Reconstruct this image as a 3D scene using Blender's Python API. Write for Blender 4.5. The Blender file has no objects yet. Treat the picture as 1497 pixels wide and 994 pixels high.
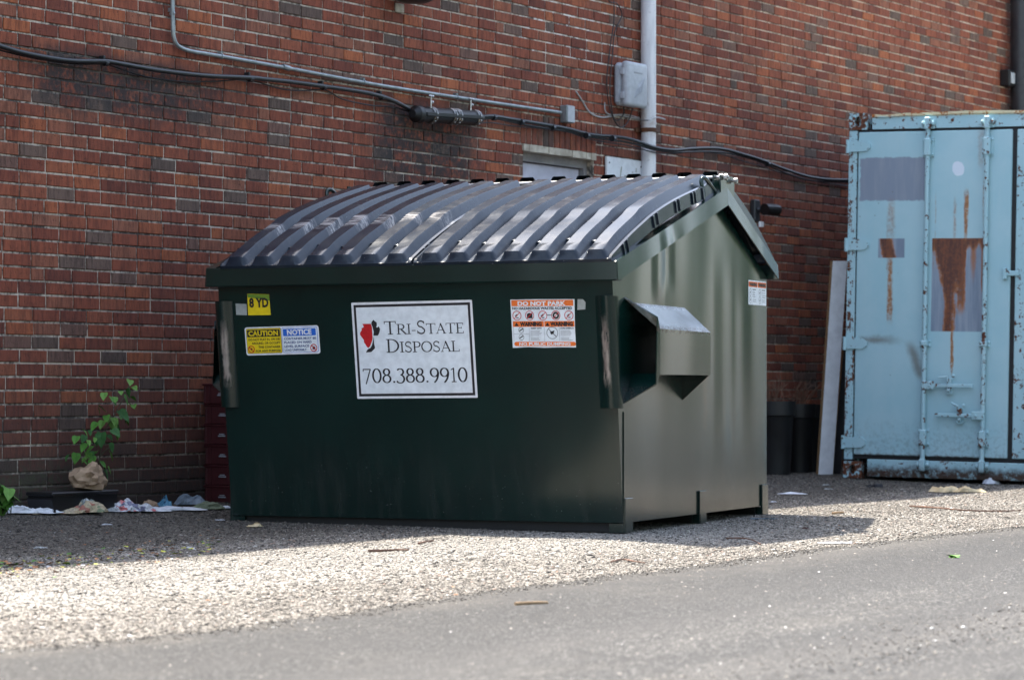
import bpy, bmesh, math, random
import numpy as np
from mathutils import Vector, Matrix
random.seed(7); RNG = np.random.default_rng(7)
R = math.radians
scene = bpy.context.scene
COL = scene.collection

# ------------------------------------------------------------------ camera, sky, sun, exposure
FPX, CX, HORY, HC = 4100.0, 748.5, 568.0, 0.668      # focal length / principal column / horizon row in photo pixels, camera height
cam_d = bpy.data.cameras.new('camera'); cam = bpy.data.objects.new('camera', cam_d); COL.objects.link(cam)
cam.location = (0, 0, HC); cam.rotation_euler = (R(90), 0, 0)
cam_d.sensor_fit = 'HORIZONTAL'; cam_d.sensor_width = 36.0
cam_d.lens = FPX/1497*36.0; cam_d.shift_y = (HORY-497)/1497
cam_d.clip_start = 0.1; cam_d.clip_end = 3000
cam_d.dof.use_dof = True; cam_d.dof.focus_distance = 13.2; cam_d.dof.aperture_fstop = 5.0
scene.camera = cam

SUN_EL, SUN_AZ = R(61), R(38)                          # azimuth measured from +Y towards -X (sun behind the building, to the left)
sdir = Vector((-math.sin(SUN_AZ)*math.cos(SUN_EL), math.cos(SUN_AZ)*math.cos(SUN_EL), math.sin(SUN_EL)))
world = bpy.data.worlds.new('World'); scene.world = world; world.use_nodes = True
wn = world.node_tree.nodes; wl = world.node_tree.links
bg = wn['Background']; sky = wn.new('ShaderNodeTexSky'); sky.sky_type = 'NISHITA'; sky.sun_disc = False
sky.sun_elevation = SUN_EL; sky.sun_rotation = -SUN_AZ
sky.air_density = 1.0; sky.dust_density = 2.5; sky.ozone_density = 1.0
hz = wn.new('ShaderNodeHueSaturation'); hz.inputs['Saturation'].default_value = 0.75     # a pale hazy summer sky
wl.new(sky.outputs[0], hz.inputs['Color']); wl.new(hz.outputs[0], bg.inputs[0]); bg.inputs[1].default_value = 0.15
sun_d = bpy.data.lights.new('sun', 'SUN'); sun_d.energy = 4.1; sun_d.angle = R(0.53); sun_d.color = (1.0, 0.93, 0.82)
sun = bpy.data.objects.new('sun', sun_d); COL.objects.link(sun); sun.location = sdir*40
sun.rotation_euler = (-sdir).to_track_quat('-Z', 'Y').to_euler()
vs = scene.view_settings; vs.view_transform = 'Standard'; vs.look = 'None'; vs.gamma = 1.0; vs.use_curve_mapping = False
vs.exposure = 2.15
scene.cycles.max_bounces = 8; scene.cycles.diffuse_bounces = 4; scene.cycles.glossy_bounces = 4

# ------------------------------------------------------------------ frames
ALPHA = math.atan((3320-CX)/FPX)                       # wall direction against the view axis
P0 = Vector((-2.50108, 13.7, 0)); WD = Vector((math.sin(ALPHA), math.cos(ALPHA), 0)); WN = Vector((math.cos(ALPHA), -math.sin(ALPHA), 0))
W_ROT = math.atan2(WD.y, WD.x)
TH = R(23.2)
BIN_O = Vector((0.515-1.03*math.cos(TH), 12.99+1.03*math.sin(TH), 0.0)); BIN_ROT = -TH
CTH = R(24.5); CON_O = Vector((2.392, 19.96, 0.035)); CON_ROT = -CTH

def ray(px, py): return Vector(((px-CX)/FPX, 1.0, (HORY-py)/FPX))
def wall_at(px, py, off=0.0):                          # wall frame: (along, out, up)
    r = ray(px, py); o = Vector((0, 0, HC)); q = P0+WN*off
    t = (q-o).dot(WN)/r.dot(WN); p = o+r*t
    return ((p-P0).dot(WD), -off, p.z)
def bin_front(px, py):                                 # (x, z) in the dumpster's frame on its leaning front
    m = Matrix.Translation(BIN_O) @ Matrix.Rotation(BIN_ROT, 4, 'Z'); mi = m.inverted()
    o = mi @ Vector((0, 0, HC)); d = mi.to_3x3() @ ray(px, py)
    # plane y = -k*(z-.046)
    k = 0.139/1.115
    t = (-k*(o.z-.046)-o.y)/(d.y+k*d.z); p = o+d*t
    return p.x, p.z
def bin_side(px, py, x=1.03):
    m = Matrix.Translation(BIN_O) @ Matrix.Rotation(BIN_ROT, 4, 'Z'); mi = m.inverted()
    o = mi @ Vector((0, 0, HC)); d = mi.to_3x3() @ ray(px, py)
    t = (x-o.x)/d.x; p = o+d*t
    return p.y, p.z
CON_ROLL = R(1.0)
CON_M = Matrix.Translation(CON_O) @ Matrix.Rotation(CON_ROT, 4, 'Z') @ Matrix.Rotation(CON_ROLL, 4, 'Y')
def con_face(px, py, y=0.0):
    mi = CON_M.inverted(); o = mi @ Vector((0, 0, HC)); d = mi.to_3x3() @ ray(px, py)
    t = (y-o.y)/d.y; p = o+d*t
    return p.x, p.z
def sstep(a, b, x):
    t = min(1, max(0, (x-a)/(b-a))); return t*t*(3-2*t)
def perp(x, y): return (x-P0.x)*WN.x+(y-P0.y)*WN.y
def along(x, y): return (x-P0.x)*WD.x+(y-P0.y)*WD.y
def gz(x, y):                                          # height of the ground
    p = perp(x, y)
    z = 0.062*math.exp(-(max(p, 0)/0.85)**2)-0.03*sstep(3.05, 3.8, p)
    return z+0.004*math.sin(2.1*x+0.7*y)+0.004*math.sin(1.3*y-2.7*x+1)
def gnd(px, py, dz=0.0):
    r = ray(px, py); z = 0.0
    for _ in range(8):
        t = (z+dz-HC)/r.z; z = gz(r.x*t, t)
    return Vector((r.x*t, t, z))

# ------------------------------------------------------------------ mesh helpers
class MB:
    def __init__(self): self.v = []; self.f = []; self.m = []; self.mi = 0
    def add(self, vs, fs):
        b = len(self.v); self.v += [tuple(q) for q in vs]
        for f in fs: self.f.append(tuple(b+i for i in f)); self.m.append(self.mi)
    def box(self, x0, x1, y0, y1, z0, z1, M=None):
        vs = [Vector(c) for c in ((x0,y0,z0),(x1,y0,z0),(x1,y1,z0),(x0,y1,z0),(x0,y0,z1),(x1,y0,z1),(x1,y1,z1),(x0,y1,z1))]
        if M: vs = [M@q for q in vs]
        self.add(vs, [(0,3,2,1),(4,5,6,7),(0,1,5,4),(1,2,6,5),(2,3,7,6),(3,0,4,7)])
    def bbox(self, x0, x1, y0, y1, z0, z1, b=0.004, M=None):     # chamfered box
        bm = bmesh.new(); bmesh.ops.create_cube(bm, size=1)
        for q in bm.verts:
            q.co = Vector(((x0+x1)/2+q.co.x*(x1-x0), (y0+y1)/2+q.co.y*(y1-y0), (z0+z1)/2+q.co.z*(z1-z0)))
        bmesh.ops.bevel(bm, geom=bm.edges[:], offset=b, segments=1, affect='EDGES', profile=.5)
        self.bm(bm, M)
    def bm(self, bm, M=None):
        bm.verts.index_update()
        self.add([(M@q.co if M else q.co.copy()) for q in bm.verts], [tuple(w.index for w in f.verts) for f in bm.faces]); bm.free()
    def prism(self, poly, a0, a1, axis='x'):            # poly in the two other axes, extruded along axis
        n = len(poly)
        def mk(p, a):
            return (a, p[0], p[1]) if axis == 'x' else ((p[0], a, p[1]) if axis == 'y' else (p[0], p[1], a))
        self.add([mk(p, a0) for p in poly]+[mk(p, a1) for p in poly],
                 [tuple(range(n-1, -1, -1)), tuple(range(n, 2*n))]+[(i, (i+1) % n, n+(i+1) % n, n+i) for i in range(n)])
    def tube(self, pts, r, seg=8, caps=True, taper=None):
        pts = [Vector(p) for p in pts]; rings = []; up = None
        for i, p in enumerate(pts):
            a = pts[max(0, i-1)]; b = pts[min(len(pts)-1, i+1)]; t = (b-a)
            if t.length < 1e-9: t = Vector((0, 0, 1))
            t.normalize()
            if up is None: up = Vector((0, 0, 1)) if abs(t.z) < .9 else Vector((1, 0, 0))
            sx = t.cross(up); sx.normalize(); up2 = sx.cross(t); up2.normalize(); up = up2
            rr = r if taper is None else r*(1+(taper-1)*i/max(1, len(pts)-1))
            rings.append([p+sx*math.cos(2*math.pi*k/seg)*rr+up2*math.sin(2*math.pi*k/seg)*rr for k in range(seg)])
        vs = [q for g in rings for q in g]; fs = []
        for i in range(len(rings)-1):
            for k in range(seg):
                k2 = (k+1) % seg; fs.append((i*seg+k, i*seg+k2, (i+1)*seg+k2, (i+1)*seg+k))
        if caps:
            fs.append(tuple(range(seg-1, -1, -1))); fs.append(tuple(range((len(rings)-1)*seg, len(rings)*seg)))
        self.add(vs, fs)
    def lathe(self, prof, seg=20, M=None, cap=True):    # prof: (r, z)
        vs = []; n = len(prof)
        for r_, z in prof:
            for k in range(seg):
                q = Vector((r_*math.cos(2*math.pi*k/seg), r_*math.sin(2*math.pi*k/seg), z)); vs.append(M@q if M else q)
        fs = [(i*seg+k, i*seg+(k+1) % seg, (i+1)*seg+(k+1) % seg, (i+1)*seg+k) for i in range(n-1) for k in range(seg)]
        if cap: fs += [tuple(range(seg-1, -1, -1)), tuple(range((n-1)*seg, n*seg))]
        self.add(vs, fs)
    def blob(self, c, rx, ry, rz, seg=8, rings=5, M=None):
        prof = [(math.sin(math.pi*(i+.15)/(rings+.3)), -math.cos(math.pi*(i+.15)/(rings+.3))) for i in range(rings+1)]
        m = Matrix.Translation(c) @ (M or Matrix()) @ Matrix.Diagonal((rx, ry, rz, 1)); self.lathe(prof, seg, m)
    def build(self, name, mats, parent=None, smooth=None, loc=None, rot=None):
        me = bpy.data.meshes.new(name); me.from_pydata(self.v, [], self.f)
        for q in (mats if isinstance(mats, (list, tuple)) else [mats]): me.materials.append(q)
        if any(self.m): me.polygons.foreach_set('material_index', self.m)
        me.validate(); me.update()
        if smooth is not None:
            me.polygons.foreach_set('use_smooth', [True]*len(me.polygons))
            if smooth < 180: me.set_sharp_from_angle(angle=R(smooth))
        o = bpy.data.objects.new(name, me); COL.objects.link(o)
        if parent: o.parent = parent
        if loc is not None: o.location = loc
        if rot is not None: o.rotation_euler = rot
        return o
def tag(o, label=None, cat=None, group=None, kind=None):
    if label: o['label'] = label
    if cat: o['category'] = cat
    if group: o['group'] = group
    if kind: o['kind'] = kind
    return o
def thing(name, label, cat, loc=(0, 0, 0), rotz=0.0, group=None):
    o = bpy.data.objects.new(name, None); COL.objects.link(o); o.empty_display_size = .1
    o.location = loc; o.rotation_euler = (0, 0, rotz); return tag(o, label, cat, group)
def wall_thing(name, label, cat, s=0.0, z=0.0, group=None):  # wall frame, origin at along = s, up = z
    return thing(name, label, cat, P0+WD*s+Vector((0, 0, z)), W_ROT, group)
def smooth_path(pts, n=6):                              # Catmull-Rom
    pts = [Vector(p) for p in pts]; out = []
    for i in range(len(pts)-1):
        a = pts[max(0, i-1)]; b = pts[i]; c = pts[i+1]; d = pts[min(len(pts)-1, i+2)]
        for k in range(n):
            t = k/n; out.append(.5*((2*b)+(c-a)*t+(2*a-5*b+4*c-d)*t*t+(3*b-a-3*c+d)*t**3))
    out.append(pts[-1]); return out

# ------------------------------------------------------------------ node helpers
class S:
    def __init__(self, g, s): self.g = g; self.s = s
    def _m(self, op, *o): return self.g.math(op, self, *o)
    def __add__(self, o): return self._m('ADD', o)
    __radd__ = __add__
    def __mul__(self, o): return self._m('MULTIPLY', o)
    __rmul__ = __mul__
    def __sub__(self, o): return self._m('SUBTRACT', o)
    def __rsub__(self, o): return self.g.math('SUBTRACT', o, self)
    def abs(self): return self._m('ABSOLUTE')
    def max(self, o): return self._m('MAXIMUM', o)
    def min(self, o): return self._m('MINIMUM', o)
    def ss(self, a, b): return self.g.rng(self, a, b)
    def inv(self): return 1.0-self
class G:
    def __init__(self, name):
        self.m = bpy.data.materials.new(name); self.m.use_nodes = True; self.t = self.m.node_tree
        self.b = self.t.nodes['Principled BSDF']
    def n(self, k): return self.t.nodes.new(k)
    def put(self, sock, v):
        if isinstance(v, S): self.t.links.new(v.s, sock)
        elif isinstance(v, (tuple, list)) and len(v) == 3 and len(sock.default_value) == 4: sock.default_value = (*v, 1)
        else: sock.default_value = v
    def math(self, op, *a):
        q = self.n('ShaderNodeMath'); q.operation = op
        for i, v in enumerate(a): self.put(q.inputs[i], v)
        return S(self, q.outputs[0])
    def rng(self, x, a, b):
        q = self.n('ShaderNodeMapRange'); q.interpolation_type = 'SMOOTHSTEP'; self.put(q.inputs[0], x)
        if a > b: q.inputs[1].default_value = b; q.inputs[2].default_value = a; q.inputs[3].default_value = 1; q.inputs[4].default_value = 0
        else: q.inputs[1].default_value = a; q.inputs[2].default_value = b
        return S(self, q.outputs[0])
    def coord(self, kind='Object', obj=None):
        q = self.n('ShaderNodeTexCoord')
        if obj: q.object = obj
        return S(self, q.outputs[kind])
    def pos(self): return S(self, self.n('ShaderNodeNewGeometry').outputs['Position'])
    def xyz(self, v):
        q = self.n('ShaderNodeSeparateXYZ'); self.put(q.inputs[0], v); return [S(self, q.outputs[i]) for i in range(3)]
    def vec(self, x, y, z):
        q = self.n('ShaderNodeCombineXYZ')
        for i, v in enumerate((x, y, z)): self.put(q.inputs[i], v)
        return S(self, q.outputs[0])
    def scale(self, v, sc):
        q = self.n('ShaderNodeMapping'); self.put(q.inputs[0], v); q.inputs[3].default_value = sc; return S(self, q.outputs[0])
    def noise(self, v, sc, det=3, ro=.55, dist=0):
        q = self.n('ShaderNodeTexNoise'); self.put(q.inputs['Vector'], v); q.inputs['Scale'].default_value = sc
        q.inputs['Detail'].default_value = det; q.inputs['Roughness'].default_value = ro; q.inputs['Distortion'].default_value = dist
        return S(self, q.outputs[0])
    def voro(self, v, sc, out='Distance', feat='F1'):
        q = self.n('ShaderNodeTexVoronoi'); q.feature = feat; self.put(q.inputs['Vector'], v); q.inputs['Scale'].default_value = sc
        return S(self, q.outputs[out])
    def mix(self, f, a, b, mode='MIX'):
        q = self.n('ShaderNodeMix'); q.data_type = 'RGBA'; q.blend_type = mode
        self.put(q.inputs[0], f); self.put(q.inputs[6], a); self.put(q.inputs[7], b); return S(self, q.outputs[2])
    def ramp(self, f, stops, interp='LINEAR'):
        q = self.n('ShaderNodeValToRGB'); q.color_ramp.interpolation = interp; self.put(q.inputs[0], f); e = q.color_ramp.elements
        while len(e) < len(stops): e.new(.5)
        for i, (p, c) in enumerate(stops): e[i].position = p; e[i].color = (*c, 1) if len(c) == 3 else c
        return S(self, q.outputs[0])
    def attr(self, name, kind='GEOMETRY', out='Fac'):
        q = self.n('ShaderNodeAttribute'); q.attribute_type = kind; q.attribute_name = name; return S(self, q.outputs[out])
    def bump(self, h, strength=.3, dist=.01, prev=None):
        q = self.n('ShaderNodeBump'); q.inputs['Strength'].default_value = strength; q.inputs['Distance'].default_value = dist
        self.put(q.inputs['Height'], h)
        if prev: self.put(q.inputs['Normal'], prev)
        return S(self, q.outputs[0])
    def out(self, base=None, rough=None, metal=None, normal=None, **kw):
        for k, v in (('Base Color', base), ('Roughness', rough), ('Metallic', metal), ('Normal', normal)):
            if v is not None: self.put(self.b.inputs[k], v)
        for k, v in kw.items(): self.put(self.b.inputs[k.replace('_', ' ')], v)
        return self.m
def simple(name, c1, c2, sc=8, rough=.6, metal=0.0, bump=0.0, bdist=.004, bsc=None, rvar=.12, **kw):
    g = G(name); v = g.coord('Object'); n1 = g.noise(v, sc, 4); n2 = g.noise(v, (bsc or sc*5), 3)
    col = g.mix(n1.ss(.35, .65), c1, c2); col = g.mix(n2.ss(.3, .75)*.35, col, tuple(x*.55 for x in c1))
    nm = g.bump(n2, bump, bdist) if bump else None
    return g.out(col, (n1-.5)*2*rvar+rough, metal, nm, **kw)
M = {}

# ------------------------------------------------------------------ the building: mortar, every brick, the walled-in door
BH = 4.55
bld = wall_thing('brick_building', 'long red brick building wall with running bond, light mortar and soot stains under the cable', 'building')
def m_brick():
    g = G('brick'); v = g.coord('Object', bld); x, y, z = g.xyz(v)
    t = g.attr('tone')+g.attr('tone', 'OBJECT')
    col = g.ramp(t, [(0, (.110, .072, .054)), (.1, (.145, .088, .064)), (.16, (.18, .086, .06)), (.2, (.155, .038, .020)), (.45, (.225, .056, .027)),
                     (.7, (.275, .073, .032)), (.85, (.25, .094, .053)), (.93, (.32, .086, .032)), (1, (.36, .105, .038))])
    st = g.noise(g.scale(v, (55, 55, 9)), 1.0, 4, .65)               # drag marks of the wire cut
    fine = g.noise(v, 160, 3, .7)
    col = g.mix(st.ss(.40, .68)*.75, col, g.mix(1.0, col, (.40, .33, .32), 'MULTIPLY'))
    pit = g.noise(g.scale(v, (90, 90, 60)), 1.0, 3, .7); col = g.mix(pit.ss(.60, .70)*.75, col, g.mix(1.0, col, (.25, .2, .2), 'MULTIPLY'))
    col = g.mix(fine.ss(.45, .8)*.35, col, g.mix(1.0, col, (1.6, 1.5, 1.42), 'MULTIPLY'))
    blot = g.noise(v, 4.5, 5, .65)
    col = g.mix(blot.ss(.35, .75)*.45, col, g.mix(1.0, col, (.62, .6, .62), 'MULTIPLY'))
    # soot under the cable and round the splice case, grime on the lowest courses, darker towards the foot at left
    n = g.noise(g.scale(v, (1, 1, .8)), 9, 5, .7); n2 = g.noise(v, 40, 4, .7)
    zz = z+(n-.5)*.25
    s1 = zz.ss(1.95, 2.2)*z.ss(2.42, 2.33)*x.ss(.05, .4)*x.ss(2.3, 1.2)
    s2 = zz.ss(1.75, 2.0)*z.ss(2.45, 2.3)*x.ss(3.0, 3.35)*x.ss(4.5, 4.1)
    s3 = zz.ss(2.1, 2.3)*z.ss(2.42, 2.33)*x.ss(4.6, 5)*x.ss(10, 8)*.5
    soot = (s1+s2+s3).min(1)*(n*.5+n2*.5).ss(.38, .54)
    col = g.mix(soot*.93, col, (.022, .019, .019))
    gr = (z+(n-.5)*.35).ss(1.35, .05)*x.ss(4.5, 2.0)*.6+(z+(n-.5)*.25).ss(.6, .05)*.6
    col = g.mix((gr*(.5+n2*.7)).min(1), col, (.045, .030, .025))
    moss = (z+(n-.5)*.2).ss(.36, .2)*x.ss(1.1, .4)*n2.ss(.42, .6)
    col = g.mix(moss*.6, col, (.05, .06, .025))
    h = st*.6+fine*.4
    return g.out(col, .88, 0, g.bump(h-pit.ss(.55, .7)*.5, .8, .005))
def m_mortar():
    g = G('mortar'); v = g.coord('Object', bld); x, y, z = g.xyz(v)
    n = g.noise(v, 30, 4, .7); n2 = g.noise(v, 3.2, 4, .6); n3 = g.noise(v, 120, 2)
    col = g.mix((n*.5+n2*.5).ss(.42, .58), (.07, .06, .053), (.60, .52, .43))
    col = g.mix(n3.ss(.5, .8)*.4, col, (.2, .18, .16))
    n = g.noise(v, 9, 5, .7)
    soot = (z+(n-.5)*.25).ss(1.95, 2.2)*z.ss(2.42, 2.33)*(x.ss(.05, .4)*x.ss(2.3, 1.2)+x.ss(3.0, 3.35)*x.ss(4.5, 4.1))
    col = g.mix(soot*.85, col, (.025, .022, .02))
    col = g.mix((z+(n-.5)*.25).ss(.42, .08)*.8, col, (.05, .045, .04))
    # caulked joints high up between the door and the splice case
    wz = x.ss(4.7, 4.9)*x.ss(6.25, 6.1)*(z+n*.2).ss(2.85, 2.95)*(n.ss(.5, .56))
    col = g.mix(wz, col, (.74, .72, .68))
    return g.out(col, .95, 0, g.bump(n3, .6, .004))
M['brick'] = m_brick(); M['mortar'] = m_mortar()
DS0, DS1, DZ = 4.835, 5.72, 2.2159                       # door opening
mb = MB()
mb.box(-14, DS0, 0, 6, -.1, BH); mb.box(DS1, 30, 0, 6, -.1, BH); mb.box(DS0, DS1, 0, 6, DZ, BH); mb.box(DS0, DS1, .16, 6, -.1, DZ)
mb.build('mortar', M['mortar'], bld)
CH = 0.0677; BL = 0.2035; JT = 0.0104; CB = 1.065-15*CH
BIN_SIL = [(297, 400), (480, 280), (1030, 262), (1140, 395), (1125, 760), (905, 785), (336, 775)]
def in_poly(x, y, P):
    c = False
    for i in range(len(P)):
        (x1, y1), (x2, y2) = P[i], P[i-1]
        if (y1 > y) != (y2 > y) and x < (x2-x1)*(y-y1)/(y2-y1)+x1: c = not c
    return c
def to_px(p): return CX+FPX*p.x/p.y, HORY-FPX*(p.z-HC)/p.y
bricks = []                                            # (s0, s1, z0, z1, tone, proud)
def add_brick(s0, s1, z0, z1, t=None):
    if t is None:
        r = random.random()
        t = random.uniform(0, .17) if r < .08 else (random.uniform(.2, .45) if r < .36 else (random.uniform(.45, .75) if r < .80 else (random.uniform(.75, .88) if r < .90 else random.uniform(.88, 1))))
    bricks.append((s0, s1, z0, z1, t, .0065+random.uniform(-.0016, .0018)))
k = -1
while True:
    z0 = CB+k*CH+JT*.5
    if z0+CH > BH: break
    s = -13.0+(BL/2 if k % 2 else 0)+random.uniform(-.012, .012)
    while s < 26:
        L = BL if random.random() > .05 else BL/2
        a, b = s+JT/2+random.uniform(-.0012, .0012), s+L-JT/2+random.uniform(-.0012, .0012); s += L
        za, zb = z0+random.uniform(-.0008, .0008), z0+CH-JT+random.uniform(-.0008, .0008)
        if zb < -.02: continue
        segs = [(a, b)]
        if za < DZ-.005 or (za < DZ+.215):              # the opening and its soldier course
            o0, o1 = (DS0, DS1) if zb <= DZ+.02 else (DS0-.035, DS1+.035)
            if za > DZ+.19: o0, o1 = 9e9, 9e9
            segs = [(p, q) for p, q in ((a, min(b, o0-JT*.4)), (max(a, o1+JT*.4), b)) if q-p > .02] if (b > o0 and a < o1) else segs
        for p, q in segs: add_brick(p, q, za, zb)
    k += 1
s = DS0-.03
while s < DS1+.02:
    add_brick(s+.004, s+CH-.006, DZ+.006, DZ+.203-.0055); s += CH
def brick_mesh(L, H, out):
    c = .003; j = lambda: random.uniform(-.0007, .0007)
    vs = [(0, .01, 0), (L, .01, 0), (L, .01, H), (0, .01, H)]
    vs += [(j(), -(out-c), j()), (L+j(), -(out-c), j()), (L+j(), -(out-c), H+j()), (j(), -(out-c), H+j())]
    vs += [(c+j(), -out+j(), c+j()), (L-c+j(), -out+j(), c+j()), (L-c+j(), -out+j(), H-c+j()), (c+j(), -out+j(), H-c+j())]
    fs = [(8, 9, 10, 11)]
    for a, b in ((0, 4), (4, 8)):
        for i in range(4): fs.append((a+i, a+(i+1) % 4, b+(i+1) % 4, b+i))
    return vs, fs
def shown(b):
    p = P0+WD*((b[0]+b[1])/2); p = Vector((p.x, p.y, (b[2]+b[3])/2)); x, y = to_px(p)
    return -10 < x < 1500 and -5 < y < 760 and not in_poly(x, y, BIN_SIL)
order = sorted([i for i, b in enumerate(bricks) if shown(b) and .1 < b[1]-b[0] < .25], key=lambda i: bricks[i][0])[:300]
near = set(order)
full_me = []
for i in range(10):
    me = bpy.data.meshes.new('brick')
    vs, fs = brick_mesh(BL-JT, CH-JT, .0068); me.from_pydata(vs, [], fs); me.materials.append(M['brick']); me.update(); full_me.append(me)
for i in order:
    s0, s1, z0, z1, t, pr = bricks[i]
    o = bpy.data.objects.new('brick', full_me[i % 10]); COL.objects.link(o); o.parent = bld
    o.location = (s0, .0068-pr, z0); o.scale = ((s1-s0)/(BL-JT), 1, (z1-z0)/(CH-JT)); o['tone'] = t
mb = MB(); tones = []
for i, (s0, s1, z0, z1, t, pr) in enumerate(bricks):
    if i in near: continue
    vs, fs = brick_mesh(s1-s0, z1-z0, pr); mb.add([(x+s0, y, z+z0) for x, y, z in vs], fs); tones += [t]*len(fs)
o = mb.build('brickwork', M['brick'], bld); o['kind'] = 'stuff'
at = o.data.attributes.new('tone', 'FLOAT', 'FACE'); at.data.foreach_set('value', tones)
# door and lintel
M['door'] = simple('door_paint', (.50, .50, .60), (.56, .56, .66), 3, .45)
M['old_cream'] = simple('old_cream_paint', (.50, .45, .36), (.30, .26, .20), 14, .7, bump=.4)
M['frame_grey'] = simple('door_frame_paint', (.20, .19, .20), (.26, .25, .25), 8, .6)
dr = MB(); dr.bbox(DS0+.045, DS1-.045, .085, .125, .07, DZ-.1, .004); dr.build('door', M['door'], bld)
fr = MB(); fr.box(DS0, DS0+.043, .05, .15, .05, DZ-.02); fr.box(DS1-.043, DS1, .05, .15, .05, DZ-.02); fr.box(DS0+.043, DS1-.043, .05, .15, DZ-.095, DZ-.02)
fr.build('door_frame', M['frame_grey'], bld)
li = MB(); pts = [(DS0-.02+i*.06, random.uniform(-.006, .004)) for i in range(16)]
for (a, da), (b, db) in zip(pts[:-1], pts[1:]): li.box(a, b, -.022+da, .045, DZ-.040+da*.6, DZ+.003+db*.4)
li.build('lintel', M['old_cream'], bld)

# ------------------------------------------------------------------ ground, gravel, road
def m_gravel_base():
    g = G('gravel_ground'); v = g.pos(); fl = g.scale(v, (1, 1, 0))
    c = g.voro(fl, 95, 'Color'); cx, cy, cz = g.xyz(c); d = g.voro(fl, 95)
    big = g.noise(fl, .9, 4, .6); mid = g.noise(fl, 6, 4, .65)
    col = g.ramp(cx, [(0, (.02, .018, .017)), (.25, (.07, .063, .056)), (.55, (.145, .13, .11)), (.85, (.25, .23, .20)), (1, (.40, .37, .33))])
    col = g.mix(mid.ss(.4, .7)*.5, col, (.12, .108, .092))
    col = g.mix(big.ss(.48, .62)*.45, col, (.27, .255, .23))
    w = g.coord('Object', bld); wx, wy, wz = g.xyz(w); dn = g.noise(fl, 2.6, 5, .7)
    dirt_shade = (wy*-1.0+(dn-.5)*1.6).ss(2.25, 1.5); pale = (wy*-1.0+(dn-.5)*1.0).ss(2.3, 2.7)*(wy*-1.0+(dn-.5)*.8).ss(3.7, 3.2)*(wx+(dn-.5)*2).ss(3.2, .5)
    col = g.mix(pale*.4, col, (.30, .28, .25)); col = g.mix(dirt_shade*.75, col, g.mix(1.0, col, (.36, .33, .30), 'MULTIPLY'))  # dirt by the wall, with the building's shade deepened in the gravel colour
    return g.out(col, .9, 0, g.bump((d*-1.0)+mid*.3, .9, .008))
def m_stone():
    g = G('gravel_stone'); a = g.attr('tone'); v = g.pos(); n = g.noise(v, 90, 2)
    col = g.ramp(a, [(0, (.014, .013, .013)), (.2, (.055, .049, .043)), (.45, (.13, .115, .098)), (.7, (.22, .198, .17)), (.86, (.34, .315, .28)), (.93, (.52, .50, .47)), (.965, (.22, .12, .07)), (1, (.72, .71, .69))])
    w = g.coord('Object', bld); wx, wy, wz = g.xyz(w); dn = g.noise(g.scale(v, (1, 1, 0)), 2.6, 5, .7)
    dirt_shade = (wy*-1.0+(dn-.5)*1.6).ss(2.25, 1.5); pale = (wy*-1.0+(dn-.5)*1.0).ss(2.3, 2.7)*(wy*-1.0+(dn-.5)*.8).ss(3.7, 3.2)*(wx+(dn-.5)*2).ss(3.2, .5)
    col = g.mix(pale*a.ss(.12, .3)*.4, col, (.42, .40, .365)); col = g.mix(dirt_shade*.8, col, g.mix(1.0, col, (.46, .43, .40), 'MULTIPLY'))  # stones take the same dirt and painted building shade
    return g.out(g.mix(n.ss(.4, .7)*.3, col, g.mix(1.0, col, (.6, .6, .6), 'MULTIPLY')), .85)
def c_mask(g, cx): return cx.ss(.12, .5)
def m_road():
    g = G('asphalt'); v = g.pos(); fl = g.scale(v, (1, 1, 0))
    c = g.voro(fl, 150, 'Color'); cx, cy, cz = g.xyz(c); d = g.voro(fl, 150)
    q = g.coord('Object', bld); lane = g.noise(g.scale(q, (.12, 1.2, 0)), 2.2, 3, .5); mid = g.noise(fl, 4, 4, .6)
    col = g.ramp(cx, [(0, (.003, .003, .0035)), (.5, (.014, .014, .0145)), (.85, (.036, .036, .036)), (1, (.20, .20, .195))])
    col = g.mix(lane.ss(.42, .62)*.45, col, (.034, .033, .033)); col = g.mix(mid.ss(.45, .75)*.4, col, (.022, .022, .022))
    qx, qy, qz = g.xyz(q); wob = g.noise(fl, 3, 4, .6); ed = g.voro(g.vec(qx+(wob-.5)*.5, qy+(wob-.5)*.5, 0), .55, 'Distance', 'DISTANCE_TO_EDGE')
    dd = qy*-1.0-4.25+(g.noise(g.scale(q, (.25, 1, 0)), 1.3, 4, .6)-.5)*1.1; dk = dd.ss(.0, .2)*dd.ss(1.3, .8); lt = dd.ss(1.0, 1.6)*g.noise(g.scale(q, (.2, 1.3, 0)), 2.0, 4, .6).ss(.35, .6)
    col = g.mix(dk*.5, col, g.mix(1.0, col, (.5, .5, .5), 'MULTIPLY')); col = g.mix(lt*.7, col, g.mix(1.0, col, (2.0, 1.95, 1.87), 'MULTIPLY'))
    crack = ed.ss(.008, .003)*g.noise(fl, 1.1, 3).ss(.5, .6); col = g.mix(crack*.8, col, (.012, .012, .012))
    oil = g.noise(fl, 1.6, 5, .7).ss(.60, .72); col = g.mix(oil*.55, col, (.018, .018, .018))
    pd = g.noise(fl, 2.2, 5, .7); near = (qy*-1.0+(pd-.5)*1.1).ss(4.75, 4.2); left = (qx*-1.0+(pd-.5)*1.5).ss(2.4, 4.4)
    col = g.mix((near*.22+left*near*.26)*c_mask(g, cx), col, (.16, .142, .118))
    sand = g.noise(g.scale(q, (.35, 1.0, 0)), 1.8, 5, .7).ss(.52, .7); col = g.mix(sand*.3, col, (.07, .065, .058))
    return g.out(g.mix(1.0, col, (.74, .73, .71), 'MULTIPLY'), .8, 0, g.bump(d*-1.0-crack*.6, .7, .005), Specular_IOR_Level=.35)
M['gravel'] = m_gravel_base(); M['stone'] = m_stone(); M['road'] = m_road()
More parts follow.
